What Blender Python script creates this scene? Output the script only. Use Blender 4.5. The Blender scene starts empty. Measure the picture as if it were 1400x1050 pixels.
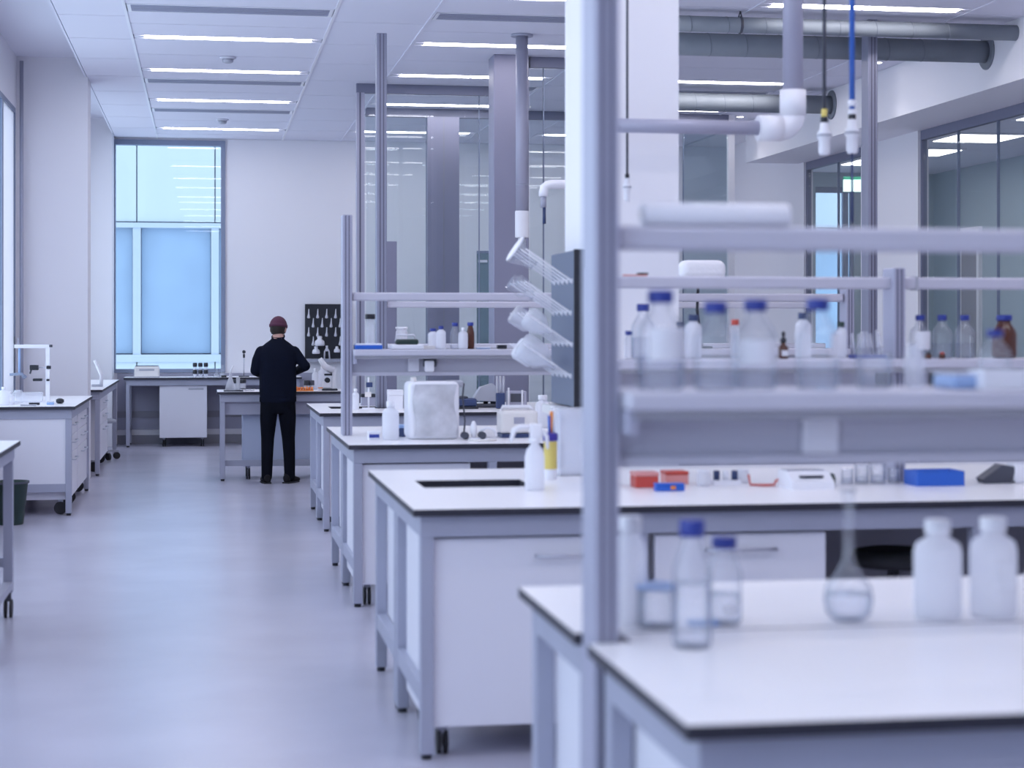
import bpy, bmesh, math, random
from mathutils import Vector, Matrix
random.seed(7)
SC = bpy.context.scene
COL = SC.collection
# ---------------------------------------------------------------- camera
LENS_PX = 2500.0; EYE = 1.6; HORIZON = 448.0
YAW = math.atan(420 / LENS_PX); CY, SY = math.cos(YAW), math.sin(YAW)
cam_d = bpy.data.cameras.new('camera'); cam = bpy.data.objects.new('camera', cam_d); COL.objects.link(cam)
cam.location = (0, 0, EYE); cam.rotation_euler = (math.pi / 2, 0, -YAW)
cam_d.sensor_width = 36; cam_d.lens = LENS_PX / 1400 * 36; cam_d.shift_y = -(525 - HORIZON) / 1400
cam_d.clip_end = 200
cam_d.dof.use_dof = True; cam_d.dof.focus_distance = 19.0; cam_d.dof.aperture_fstop = 2.7
SC.camera = cam
# ---------------------------------------------------------------- daylight, exposure
world = bpy.data.worlds.new('overcast_sky'); SC.world = world; world.use_nodes = True
wb = world.node_tree.nodes['Background']
wb.inputs['Color'].default_value = (0.86, 0.91, 1.0, 1); wb.inputs['Strength'].default_value = 2.55
SC.view_settings.view_transform = 'Standard'; SC.view_settings.look = 'None'
SC.view_settings.gamma = 1; SC.view_settings.use_curve_mapping = False
SC.view_settings.exposure = 0.0
SC.cycles.use_denoising = True
SC.cycles.max_bounces = 12; SC.cycles.transparent_max_bounces = 40; SC.cycles.diffuse_bounces = 5
SC.cycles.sample_clamp_indirect = 6; SC.cycles.caustics_reflective = False; SC.cycles.caustics_refractive = False
LAMP_COLOR = (1.0, 0.965, 0.985); LAMP_POWER = 12.5

# ---------------------------------------------------------------- where a sight line meets a plane of the room
def X(px, Y):
    t = (px - 700) / LENS_PX
    return Y * (SY + t * CY) / (CY - t * SY)
def Zp(py, x, y):
    return EYE - (py - HORIZON) * (x * SY + y * CY) / LENS_PX

# ---------------------------------------------------------------- materials
def mat(name, col, rough=0.5, metal=0.0, noise=0.0, nscale=8.0, bump=0.0, bscale=60.0, spec=0.5, trans=0.0, stretch=None, emit=0.0):
    m = bpy.data.materials.new(name); m.use_nodes = True
    nt = m.node_tree; b = nt.nodes['Principled BSDF']
    b.inputs['Base Color'].default_value = (*col, 1); b.inputs['Roughness'].default_value = rough
    b.inputs['Metallic'].default_value = metal; b.inputs['Specular IOR Level'].default_value = spec
    b.inputs['Transmission Weight'].default_value = trans
    if emit:
        b.inputs['Emission Color'].default_value = (*col, 1); b.inputs['Emission Strength'].default_value = emit
    if noise or bump:
        tc = nt.nodes.new('ShaderNodeTexCoord'); mp = nt.nodes.new('ShaderNodeMapping')
        nt.links.new(tc.outputs['Object'], mp.inputs['Vector'])
        if stretch: mp.inputs['Scale'].default_value = stretch
    if noise:
        n = nt.nodes.new('ShaderNodeTexNoise'); n.inputs['Scale'].default_value = nscale; n.inputs['Detail'].default_value = 4
        nt.links.new(mp.outputs['Vector'], n.inputs['Vector'])
        r = nt.nodes.new('ShaderNodeValToRGB')
        r.color_ramp.elements[0].position = 0.3; r.color_ramp.elements[1].position = 0.7
        r.color_ramp.elements[0].color = (*[max(0, c * (1 - noise)) for c in col], 1)
        r.color_ramp.elements[1].color = (*[min(1, c * (1 + noise)) for c in col], 1)
        nt.links.new(n.outputs['Fac'], r.inputs['Fac']); nt.links.new(r.outputs['Color'], b.inputs['Base Color'])
    if bump:
        n2 = nt.nodes.new('ShaderNodeTexNoise'); n2.inputs['Scale'].default_value = bscale; n2.inputs['Detail'].default_value = 3
        nt.links.new(mp.outputs['Vector'], n2.inputs['Vector'])
        bp = nt.nodes.new('ShaderNodeBump'); bp.inputs['Strength'].default_value = bump; bp.inputs['Distance'].default_value = 0.01
        nt.links.new(n2.outputs['Fac'], bp.inputs['Height']); nt.links.new(bp.outputs['Normal'], b.inputs['Normal'])
    return m
def glass(name, tint, gloss=0.08, rough=0.02, body=0.0, bodycol=(0.8, 0.82, 0.9), rim=None):
    m = bpy.data.materials.new(name); m.use_nodes = True; nt = m.node_tree
    nt.nodes.remove(nt.nodes['Principled BSDF']); out = nt.nodes['Material Output']
    tr = nt.nodes.new('ShaderNodeBsdfTransparent'); tr.inputs['Color'].default_value = (*tint, 1)
    gl = nt.nodes.new('ShaderNodeBsdfGlossy'); gl.inputs['Roughness'].default_value = rough; gl.inputs['Color'].default_value = (0.95, 0.97, 1, 1)
    lw = nt.nodes.new('ShaderNodeLayerWeight'); lw.inputs['Blend'].default_value = 0.5   # Schlick reflectance, the same from both sides of the sheet
    pw = nt.nodes.new('ShaderNodeMath'); pw.operation = 'POWER'; pw.inputs[1].default_value = 5.0; nt.links.new(lw.outputs['Facing'], pw.inputs[0])
    fr = nt.nodes.new('ShaderNodeMath'); fr.operation = 'MULTIPLY_ADD'; fr.inputs[1].default_value = min(0.9, gloss * 8); fr.inputs[2].default_value = gloss * 0.4
    nt.links.new(pw.outputs[0], fr.inputs[0])
    if rim:   # tint darkened towards the outline, painting in the dark edges refraction gives glass
        p2 = nt.nodes.new('ShaderNodeMath'); p2.operation = 'POWER'; p2.inputs[1].default_value = 2.2; nt.links.new(lw.outputs['Facing'], p2.inputs[0])
        mc = nt.nodes.new('ShaderNodeMix'); mc.data_type = 'RGBA'; nt.links.new(p2.outputs[0], mc.inputs['Factor'])
        mc.inputs[6].default_value = (*tint, 1); mc.inputs[7].default_value = (*rim, 1); nt.links.new(mc.outputs[2], tr.inputs['Color'])
    mx = nt.nodes.new('ShaderNodeMixShader')
    nt.links.new(fr.outputs[0], mx.inputs[0]); nt.links.new(tr.outputs[0], mx.inputs[1]); nt.links.new(gl.outputs[0], mx.inputs[2])
    last = mx
    if body:
        df = nt.nodes.new('ShaderNodeBsdfDiffuse'); df.inputs['Color'].default_value = (*bodycol, 1)
        tl = nt.nodes.new('ShaderNodeBsdfTranslucent'); tl.inputs['Color'].default_value = (*bodycol, 1)
        ad = nt.nodes.new('ShaderNodeMixShader'); ad.inputs[0].default_value = 0.4
        nt.links.new(df.outputs[0], ad.inputs[1]); nt.links.new(tl.outputs[0], ad.inputs[2])
        m2 = nt.nodes.new('ShaderNodeMixShader'); m2.inputs[0].default_value = body
        nt.links.new(mx.outputs[0], m2.inputs[1]); nt.links.new(ad.outputs[0], m2.inputs[2]); last = m2
    nt.links.new(last.outputs[0], out.inputs['Surface'])
    return m
M = {}
M['wall'] = mat('wall_paint', (0.85, 0.84, 0.89), 0.7, bump=0.05, bscale=150)
M['ceil'] = mat('ceiling_panel', (0.76, 0.76, 0.86), 0.8, bump=0.03, bscale=300)
M['joint'] = mat('ceiling_joint', (0.36, 0.37, 0.46), 0.8)
M['floor'] = mat('vinyl_floor', (0.46, 0.45, 0.55), 0.25, noise=0.06, nscale=1.3, bump=0.008, bscale=7, spec=0.5)
M['frame'] = mat('powder_coat', (0.38, 0.39, 0.49), 0.45, noise=0.03, nscale=5)
M['alu'] = mat('aluminium_profile', (0.40, 0.40, 0.51), 0.45, metal=0.15)
M['aludk'] = mat('dark_profile', (0.26, 0.27, 0.36), 0.45, metal=0.15)
M['groove'] = mat('profile_groove', (0.12, 0.12, 0.18), 0.6)
M['top'] = mat('white_laminate', (0.91, 0.89, 0.92), 0.28, noise=0.012, nscale=3)
M['edge'] = mat('dark_core_edge', (0.025, 0.025, 0.04), 0.5)
M['cab'] = mat('cabinet_white', (0.78, 0.77, 0.84), 0.4, noise=0.015, nscale=2)
M['bluecab'] = mat('cabinet_blue_grey', (0.47, 0.52, 0.68), 0.45, noise=0.02, nscale=2)
M['greypanel'] = mat('grey_panel', (0.27, 0.27, 0.32), 0.5)
M['midgrey'] = mat('mid_grey_panel', (0.38, 0.38, 0.48), 0.5)
M['shelf'] = mat('shelf_aluminium', (0.56, 0.55, 0.64), 0.42, metal=0.1, noise=0.02, nscale=4)
M['shelfpanel'] = mat('shelf_service_panel', (0.44, 0.44, 0.53), 0.5)
M['dark'] = mat('dark_void', (0.05, 0.05, 0.07), 0.7)
M['pframe'] = mat('partition_frame', (0.20, 0.21, 0.30), 0.45, metal=0.2)
M['clad'] = mat('steel_cladding', (0.27, 0.27, 0.37), 0.42, metal=0.25, noise=0.03, nscale=2)
M['wframe'] = mat('window_frame', (0.23, 0.27, 0.38), 0.45)
M['steel'] = mat('brushed_steel', (0.55, 0.56, 0.64), 0.3, metal=0.85)
M['galv'] = mat('galvanised_duct', (0.24, 0.27, 0.31), 0.6, metal=0.12, noise=0.05, nscale=6)
M['galvdk'] = mat('duct_seam', (0.18, 0.2, 0.24), 0.6)
M['black'] = mat('black_plastic', (0.018, 0.02, 0.03), 0.45)
M['rubber'] = mat('black_rubber', (0.02, 0.02, 0.026), 0.7)
M['charcoal'] = mat('charcoal_plastic', (0.06, 0.065, 0.09), 0.5)
M['slate'] = mat('slate_board', (0.115, 0.14, 0.215), 0.45)
M['white'] = mat('white_plastic', (0.83, 0.83, 0.89), 0.35)
M['cream'] = mat('cream_plastic', (0.80, 0.77, 0.76), 0.4)
M['grey'] = mat('grey_plastic', (0.42, 0.43, 0.5), 0.45)
M['socket'] = mat('socket_plate', (0.70, 0.70, 0.78), 0.4)
M['bluecap'] = mat('blue_cap', (0.02, 0.04, 0.28), 0.4)
M['blue'] = mat('blue_plastic', (0.02, 0.12, 0.55), 0.4)
M['navyp'] = mat('navy_plastic', (0.03, 0.05, 0.14), 0.45)
M['ltblue'] = mat('light_blue_plastic', (0.32, 0.45, 0.72), 0.4)
M['red'] = mat('red_plastic', (0.55, 0.07, 0.05), 0.4)
M['pink'] = mat('pale_red_plastic', (0.72, 0.3, 0.28), 0.4)
M['orange'] = mat('orange_plastic', (0.85, 0.27, 0.04), 0.45)
M['yellow'] = mat('yellow_label', (0.75, 0.60, 0.16), 0.5)
M['purple'] = mat('indigo_cap', (0.05, 0.035, 0.33), 0.4)
M['green'] = mat('dark_green', (0.012, 0.035, 0.030), 0.5)
M['amber'] = mat('amber_glass', (0.085, 0.022, 0.012), 0.12)
M['label'] = mat('paper_label', (0.80, 0.80, 0.86), 0.6)
M['foil'] = mat('crumpled_film', (0.58, 0.58, 0.63), 0.35, bump=1.0, bscale=12, noise=0.22, nscale=7)
M['bag'] = mat('white_bag', (0.87, 0.87, 0.92), 0.45, bump=0.5, bscale=25)
M['hdpe'] = glass('translucent_polyethylene', (0.97, 0.98, 1.0), 0.05, 0.2, body=0.8, bodycol=(0.93, 0.93, 0.98))
M['clear'] = glass('lab_glass', (0.985, 0.99, 1.0), 0.10, 0.02, body=0.09, bodycol=(0.92, 0.93, 0.97), rim=(0.42, 0.46, 0.55))
M['frost'] = glass('clear_polypropylene', (0.97, 0.98, 1.0), 0.07, 0.2, body=0.34, bodycol=(0.92, 0.92, 0.97))
M['liquid'] = glass('clear_liquid', (0.955, 0.965, 0.985), 0.055, 0.02, body=0.05, bodycol=(0.9, 0.9, 0.96), rim=(0.5, 0.55, 0.64))
M['pane'] = glass('partition_glass', (0.95, 0.972, 0.972), 0.05, 0.01)
M['tintpane'] = glass('tinted_glass', (0.80, 0.85, 0.87), 0.05, 0.02)
M['tintdoor'] = glass('tinted_door_glass', (0.55, 0.64, 0.68), 0.05, 0.02, body=0.25, bodycol=(0.35, 0.45, 0.5))
M['window'] = glass('window_glass', (0.86, 0.93, 0.99), 0.06, 0.01)
M['blind'] = glass('roller_blind', (0.9, 0.95, 1.0), 0.03, 0.4, body=0.92, bodycol=(0.88, 0.91, 0.97))
M['fac_w'] = mat('facade_panel', (0.40, 0.475, 0.54), 0.6, noise=0.03, nscale=0.8, stretch=(4, 1, 0.4))
M['fac_f'] = mat('facade_mullion', (0.35, 0.42, 0.50), 0.5)
M['fac_g'] = mat('facade_glazing', (0.225, 0.33, 0.46), 0.25, noise=0.08, nscale=1.2)
M['fac_d'] = mat('facade_shadow_line', (0.16, 0.2, 0.27), 0.6)
M['sweater'] = mat('navy_knit', (0.005, 0.007, 0.017), 0.9, bump=0.2, bscale=60, spec=0.1)
M['trouser'] = mat('black_twill', (0.004, 0.005, 0.010), 0.9, bump=0.15, bscale=80, spec=0.1)
M['skin'] = mat('skin', (0.52, 0.30, 0.25), 0.5)
M['beanie'] = mat('maroon_knit', (0.10, 0.028, 0.062), 0.85, bump=0.5, bscale=120)
M['hair'] = mat('dark_hair', (0.02, 0.013, 0.011), 0.7, bump=0.6, bscale=150)
M['shoe'] = mat('black_shoe', (0.010, 0.009, 0.012), 0.7, spec=0.2)
M['vent'] = mat('slot_diffuser', (0.30, 0.32, 0.43), 0.5)
M['lamp'] = mat('lamp_glow', LAMP_COLOR, 0.5, emit=LAMP_POWER)
M['exit'] = mat('exit_sign_face', (0.75, 1.0, 0.93), 0.4, emit=1.3)
M['exitgreen'] = mat('exit_sign_green', (0.02, 0.35, 0.2), 0.4, emit=0.5)
M['doorgrey'] = mat('door_leaf', (0.32, 0.31, 0.36), 0.5)
M['corridor'] = mat('corridor_paint', (0.40, 0.48, 0.54), 0.7)
M['corridor_fill'] = mat('corridor_fill_glow', (1.0, 0.97, 0.97), 0.5, emit=5.0)  # glow of the lights added to brighten the corridor
M['cable'] = mat('blue_hose', (0.035, 0.13, 0.5), 0.4)

# ---------------------------------------------------------------- mesh helpers
class MB:
    def __init__(s): s.bm = bmesh.new()
    def _mi(s, faces, mi, sm=False):
        for f in faces:
            f.material_index = mi; f.smooth = sm
    def box(s, x0, x1, y0, y1, z0, z1, mi=0, bev=0.0, seg=1):
        r = bmesh.ops.create_cube(s.bm, size=1.0)
        for v in r['verts']:
            v.co = Vector((x0 + (v.co.x + .5) * (x1 - x0), y0 + (v.co.y + .5) * (y1 - y0), z0 + (v.co.z + .5) * (z1 - z0)))
        fs = list({f for v in r['verts'] for f in v.link_faces})
        s._mi(fs, mi)
        if bev:
            es = list({e for v in r['verts'] for e in v.link_edges})
            bb = bmesh.ops.bevel(s.bm, geom=es, offset=bev, segments=seg, affect='EDGES', profile=0.5)
            s._mi(bb['faces'], mi, seg > 1)
        return s
    def slab(s, x0, x1, y0, y1, z0, z1, side=1, top=0):
        r = bmesh.ops.create_cube(s.bm, size=1.0)
        for v in r['verts']:
            v.co = Vector((x0 + (v.co.x + .5) * (x1 - x0), y0 + (v.co.y + .5) * (y1 - y0), z0 + (v.co.z + .5) * (z1 - z0)))
        for f in {f for v in r['verts'] for f in v.link_faces}:
            f.normal_update(); f.material_index = top if f.normal.z > 0.5 else side
        return s
    def ring(s, c, ax, r, seg, ry=None):
        ax = Vector(ax).normalized(); up = Vector((0, 0, 1)) if abs(ax.z) < 0.9 else Vector((1, 0, 0))
        u = ax.cross(up).normalized(); w = ax.cross(u).normalized()
        ry = r if ry is None else ry
        return [s.bm.verts.new(Vector(c) + u * (r * math.cos(2 * math.pi * i / seg)) + w * (ry * math.sin(2 * math.pi * i / seg))) for i in range(seg)]
    def skinrings(s, rings, mi=0, caps=True, sm=True):
        n = len(rings[0])
        for a, b in zip(rings, rings[1:]):
            for i in range(n):
                f = s.bm.faces.new((a[i], a[(i + 1) % n], b[(i + 1) % n], b[i])); f.material_index = mi; f.smooth = sm
        if caps:
            for rg in (rings[0][::-1], rings[-1]):
                f = s.bm.faces.new(rg); f.material_index = mi
        return s
    def cyl(s, p0, p1, r0, r1=None, seg=16, mi=0, caps=True):
        r1 = r0 if r1 is None else r1
        d = Vector(p1) - Vector(p0)
        return s.skinrings([s.ring(p0, d, r0, seg), s.ring(p1, d, r1, seg)], mi, caps)
    def tube(s, pts, r, seg=10, mi=0):
        pts = [Vector(p) for p in pts]; rings = []
        prev = None
        for i, p in enumerate(pts):
            d = (pts[min(i + 1, len(pts) - 1)] - pts[max(i - 1, 0)]).normalized()
            if prev is None:
                up = Vector((0, 0, 1)) if abs(d.z) < 0.9 else Vector((1, 0, 0)); u = d.cross(up).normalized()
            else:
                u = (prev - d * prev.dot(d)).normalized()
            prev = u; w = d.cross(u)
            rr = r[i] if isinstance(r, (list, tuple)) else r
            rings.append([s.bm.verts.new(p + u * (rr * math.cos(2 * math.pi * k / seg)) + w * (rr * math.sin(2 * math.pi * k / seg))) for k in range(seg)])
        return s.skinrings(rings, mi)
    def lathe(s, prof, c=(0, 0, 0), seg=20, mi=0, axis=(0, 0, 1), caps=True):
        ax = Vector(axis).normalized()
        return s.skinrings([s.ring(Vector(c) + ax * z, ax, max(r, 1e-4), seg) for r, z in prof], mi, caps)
    def prism(s, poly, a, b, axis='x', mi=0):
        def mk(p, t):
            return {'x': (t, p[0], p[1]), 'y': (p[0], t, p[1]), 'z': (p[0], p[1], t)}[axis]
        A = [s.bm.verts.new(mk(p, a)) for p in poly]; B = [s.bm.verts.new(mk(p, b)) for p in poly]
        n = len(poly)
        for i in range(n):
            s.bm.faces.new((A[i], A[(i + 1) % n], B[(i + 1) % n], B[i])).material_index = mi
        s.bm.faces.new(A[::-1]).material_index = mi; s.bm.faces.new(B).material_index = mi
        return s
    def xform(s, m):
        bmesh.ops.transform(s.bm, matrix=m, verts=s.bm.verts); return s
    def mesh(s, name, mats):
        bmesh.ops.recalc_face_normals(s.bm, faces=s.bm.faces)
        me = bpy.data.meshes.new(name); s.bm.to_mesh(me); s.bm.free()
        for m in (mats if isinstance(mats, (list, tuple)) else [mats]):
            me.materials.append(M[m] if isinstance(m, str) else m)
        return me
    def build(s, name, mats, parent=None, loc=(0, 0, 0)):
        return put(name, s.mesh(name, mats), parent, loc)
def put(name, me, parent=None, loc=(0, 0, 0)):
    o = bpy.data.objects.new(name, me); COL.objects.link(o); o.location = loc
    if parent: o.parent = parent
    return o
LABELS = {}
def tag(o, label, cat, group=None):
    assert group or label not in LABELS, label
    LABELS[label] = 1
    o['label'] = label; o['category'] = cat
    if group: o['group'] = group
    return o
def thing(name, label, cat, loc=(0, 0, 0), rotz=0, group=None):
    o = bpy.data.objects.new(name, None); COL.objects.link(o); o.empty_display_size = 0.05
    o.location = loc; o.rotation_euler = (0, 0, rotz)
    return tag(o, label, cat, group)
def struct(name, mb, mats, label=None):
    o = mb.build(name, mats) if isinstance(mb, MB) else put(name, mb)
    o['kind'] = 'structure'
    if label: o['label'] = label
    return o
def sempty(name, loc=(0, 0, 0)):
    o = bpy.data.objects.new(name, None); COL.objects.link(o); o.location = loc; o['kind'] = 'structure'; return o
def copy_tree(o, parent=None):
    c = o.copy(); COL.objects.link(c); c.parent = parent
    for ch in list(o.children): copy_tree(ch, c)
    return c
def dup(root, loc, label, rotz=None, scale=None, group=None):
    r = copy_tree(root); r.location = loc
    if rotz is not None: r.rotation_euler = (0, 0, rotz)
    if scale is not None: r.scale = (scale,) * 3 if isinstance(scale, (int, float)) else scale
    if 'group' in r: del r['group']
    return tag(r, label, root['category'], group)
PI = math.pi

# ================================================================ THE SETTING
CZ = 4.22; BACKY = 25.7; LEFTX = -1.93; RWX = 6.8; RGX = 7.5; COFX = -1.24
def Yx(px, xv):
    t = (px - 700) / LENS_PX
    return xv * (CY - t * SY) / (SY + t * CY)
struct('floor', MB().box(LEFTX - .2, 10.4, -4, 26.0, -0.1, 0), 'floor')
# back wall with the tall window
wx0, wx1, wz0, wz1 = X(155, BACKY), X(308, BACKY), 0.98, 4.19
b = MB()
b.box(LEFTX - .2, wx0, BACKY, BACKY + .3, 0, 4.6); b.box(wx1, RGX, BACKY, BACKY + .3, 0, 4.6)
b.box(wx0, wx1, BACKY, BACKY + .3, 0, wz0); b.box(wx0, wx1, BACKY, BACKY + .3, wz1, 4.6)
struct('wall_back', b, 'wall')
w = sempty('window_1', ((wx0 + wx1) / 2, BACKY, wz0)); w['label'] = 'tall window in the back wall onto a pale blue facade'
hw, hh = (wx1 - wx0) / 2, wz1 - wz0
b = MB(); b.box(-hw, -hw + .03, -.03, .12, 0, hh); b.box(hw - .06, hw, -.03, .12, 0, hh); b.box(-hw + .03, hw - .06, -.03, .12, hh - .07, hh); b.box(-hw + .03, hw - .06, -.03, .12, 0, .05)
b.build('frame', 'wframe', w)
MB().box(-hw + .03, hw - .06, .04, .06, .05, hh - .07).build('pane', 'window', w)
# wall behind the camera
struct('wall_front', MB().box(LEFTX - .2, 10.4, -4.2, -4, 0, 4.6), 'wall')
# left wall: sill, head and piers around a band of windows
b = MB()
b.box(LEFTX - .25, LEFTX, -4, BACKY, 0, .86); b.box(LEFTX - .25, LEFTX, -4, BACKY, 3.87, 4.6)
b.box(LEFTX - .25, LEFTX, 19.5, 20.5, .86, 3.87); b.box(LEFTX - .25, LEFTX, 24.7, BACKY, .86, 3.87); b.box(LEFTX - .25, LEFTX, -4, -3.4, .86, 3.87)
struct('wall_left', b, 'wall')
spans = [(-3.4 + i * 3.1, -3.4 + (i + 1) * 3.1) for i in range(7)] + [(20.5, 24.7), (18.3, 19.5)]
for i, (a, c_) in enumerate(spans):
    w = sempty('window_%d' % (i + 2), (LEFTX, (a + c_) / 2, .86)); h2 = (c_ - a) / 2
    b = MB(); b.box(-.07, 0, -h2, -h2 + .05, 0, 3.01); b.box(-.07, 0, h2 - .05, h2, 0, 3.01)
    b.box(-.07, 0, -h2 + .05, h2 - .05, 0, .05); b.box(-.07, 0, -h2 + .05, h2 - .05, 2.96, 3.01)
    b.build('frame', 'wframe', w)
    MB().box(-.03, -.015, -h2 + .05, h2 - .05, .05, 2.96).build('pane', 'window' if a != 18.3 else 'blind', w)
# two wall columns on the window side
colx = X(120, 19.6)
struct('wall_column_1', MB().box(LEFTX, colx, 19.6, 20.1, 0, 4.6), 'wall', 'white column standing behind the window bench')
struct('wall_column_2', MB().box(LEFTX, X(153.5, 25.2), 25.15, BACKY, 0, 4.6), 'wall', 'white corner column beside the tall window')
p = tag(MB().cyl((0, 0, 0), (0, 0, 4.36), .02, seg=10).build('riser_pipe', 'frame', None, (LEFTX + .06, 19.5, 0)), 'thin grey riser pipe running up beside the white column', 'pipe')
# white column in the middle of the room
CX0, CX1, CY0, CY1 = X(799, 9.0), X(928, 9.0), 9.0, 9.5
struct('pillar', MB().box(CX0, CX1, CY0, CY1, 0, CZ), 'wall', 'white square pillar behind the bench with the shelf')
# right side: bulkhead, soffit, glazed wall, corridor behind it
CEY = 24.6; BZ = 3.7; BEND = Yx(1019, RWX)
b = MB(); b.box(RWX, RWX + .12, -4, BEND, BZ, 4.6); b.box(RWX + .12, RGX + .1, -4, BEND, BZ, BZ + .08); b.box(RWX + .12, RGX + .1, BEND - .06, BEND, BZ + .08, 4.6)
b.box(RWX + .05, RGX + .1, BEND, BACKY, CZ, CZ + .12)
struct('wall_right_bulkhead', b, 'wall', 'white bulkhead above the glazed corridor wall')
g1a, g1b = 12.6, Yx(1255, RGX); g2a, g2b = Yx(1177, RGX), Yx(1099, RGX)
b = MB()
b.box(RGX, RGX + .12, -4, g1a, 0, BZ); b.box(RGX, RGX + .12, g1b, g2a, 0, BZ); b.box(RGX, RGX + .12, g2b, CEY + .2, 0, BZ); b.box(RGX, RGX + .12, CEY + .2, BACKY + .3, 0, BZ)
b.box(RGX, RGX + .12, BEND, BACKY, BZ, 4.6)
struct('wall_right', b, 'wall')
def glazed(n, ya, yb, cuts):
    w = sempty('window_%d' % n, (RGX + .03, ya, 0)); L = yb - ya
    b = MB(); b.box(0, .06, 0, L, BZ - .1, BZ); b.box(0, .06, 0, L, 0, .06); b.box(0, .06, 0, .03, .06, BZ - .1); b.box(0, .06, L - .03, L, .06, BZ - .1)
    b.build('frame', 'pframe', w)
    ys = [.03] + cuts + [L - .03]
    for a, c_ in zip(ys, ys[1:]):
        MB().box(.02, .04, a + .006, c_ - .006, .06, BZ - .1).build('pane', 'pane', w)
        if c_ < L - .1: MB().box(.015, .045, c_ - .006, c_ + .006, .06, BZ - .1).build('pane_seal', 'wframe', w)
glazed(20, g1a, g1b, [Yx(1357, RGX) - g1a, Yx(1303, RGX) - g1a])
glazed(21, g2a, g2b, [(g2b - g2a) * .45])
struct('wall_corridor', MB().box(10.2, 10.4, -4, 24.6, 0, BZ + .1), 'corridor')
b = MB(); ex0, ex1 = X(1115, CEY), X(1168, CEY)
b.box(RGX + .12, ex0, CEY, CEY + .2, 0, BZ + .1); b.box(ex1, 10.4, CEY, CEY + .2, 0, BZ + .1); b.box(ex0, ex1, CEY, CEY + .2, 3.58, BZ + .1)
struct('wall_corridor_end', b, 'corridor')
w = sempty('window_22', (ex0, CEY + .05, 0)); b = MB(); b.box(0, .02, 0, .06, 0, 3.58); b.box(ex1 - ex0 - .15, ex1 - ex0 - .07, 0, .06, 0, 3.5); b.box(ex1 - ex0 - .04, ex1 - ex0, 0, .06, 0, 3.58); b.box(.02, ex1 - ex0 - .04, 0, .06, 3.5, 3.58); b.build('frame', 'wframe', w)
MB().box(.02, ex1 - ex0 - .04, .02, .04, 0, 3.5).build('pane', 'window', w)
struct('ceiling_corridor', MB().box(RGX + .1, 10.4, -4, 24.8, BZ + .08, BZ + .2), 'ceil')
# door in the corridor wall, seen through the glass
dy0, dy1 = Yx(1343, 10.2), Yx(1314, 10.2)
w = sempty('door_1', (10.2, dy0, 0)); L = dy1 - dy0
w['label'] = 'grey door in the corridor seen through the glazed wall'
b = MB(); b.box(-.05, 0, 0, .08, 0, 2.95); b.box(-.05, 0, L - .08, L, 0, 2.95); b.box(-.05, 0, .08, L - .08, 2.85, 2.95); b.build('door_frame', 'wall', w)
MB().box(-.03, 0, .08, L - .08, .01, 2.85).build('door_leaf', 'doorgrey', w)
MB().cyl((-.08, .2, 1.0), (-.08, .2, 1.5), .014, seg=8).build('door_handle', 'steel', w)

# ceiling: slab, panels, strip lights, slot diffusers
ceil = struct('ceiling', MB().box(COFX, RWX + .05, -4, BACKY, CZ + .03, CZ + .12), 'joint')
struct('ceiling_recess', MB().box(LEFTX - .2, COFX, -4, BACKY, 4.42, 4.5).box(COFX, COFX + .03, -4, BACKY, CZ + .12, 4.5).box(COFX - .0, COFX + .02, -4, BACKY, CZ + .0, CZ + .12), 'ceil', 'raised ceiling strip along the windows')
MODS = [(-.645, 1.07), (1.885, 3.62), (4.43, 6.25)]
LY = [1.2, 3.5, 5.8, 8.1, 10.4, 12.7, 14.3, 16.78, 18.91, 21.39, 24.43]
VY = [15.27, 19.75, 22.39]
def panel(x0, x1, y0, y1):
    g = .008
    MB().box(x0 + g, x1 - g, y0 + g, y1 - g, CZ, CZ + .03).build('ceiling_panel', 'ceil', ceil)
FW = .115; FV = .185
fix = sorted([(y, 'l') for y in LY] + [(y, 'v') for y in VY])
for x0, x1 in MODS:
    y = -4.0
    for fy, k in fix + [(BACKY + FW, 'e')]:
        hwd = FV if k == 'v' else FW
        a, c_ = y, fy - hwd
        if c_ - a > 1.0 and c_ > 13:
            m_ = (a + c_) / 2; panel(x0, x1, a, m_); panel(x0, x1, m_, c_)
        elif c_ - a > .02: panel(x0, x1, a, c_)
        y = fy + hwd
for x0, x1 in ((COFX + .02, -.645), (1.07, 1.885), (3.62, 4.43), (6.25, RWX)):
    panel(x0, x1, -4, 13.2)
    n = 10
    for i in range(n): panel(x0, x1, 13.2 + i * 1.25, 13.2 + (i + 1) * 1.25)
for mi_, (x0, x1) in enumerate(MODS):   # white edge trim of the light bays
    t = MB()
    for xx in (x0, x1): t.box(xx - .012, xx + .012, -4, BACKY, CZ - .008, CZ + .0)
    struct('trim_%d' % (mi_ + 1), t, 'white' if mi_ == 0 else 'ceil')

def strip_light(x0, x1, y, label, group=None):
    cx = (x0 + x1) / 2; L = (x1 - x0) / 2 - .02
    t = thing('ceiling_strip_light', label, 'ceiling light', (cx, y, CZ), 0, group)
    b = MB(); b.box(-L, L, -.11, -.088, -.001, .028); b.box(-L, L, .088, .11, -.001, .028); b.box(-L, L, -.088, .088, .022, .028)
    b.build('housing', 'ceil', t)
    e = L - .09
    for a, c_ in ((-e, -.015), (.015, e)):
        MB().box(a, c_, -.085, .085, -.002, .02).build('diffuser', 'lamp', t)
    for s_ in (-1, 1): MB().box(min(s_ * e, s_ * L), max(s_ * e, s_ * L), -.06, .06, -.002, .02).build('end_cap', 'socket', t)
    return t
BAY = ['over the aisle', 'between the two tall posts', 'over the far right benches']
ORD = {16.78: 'first light behind the near diffuser', 18.91: 'second light', 21.39: 'third light', 24.43: 'light nearest the back wall'}
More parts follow.
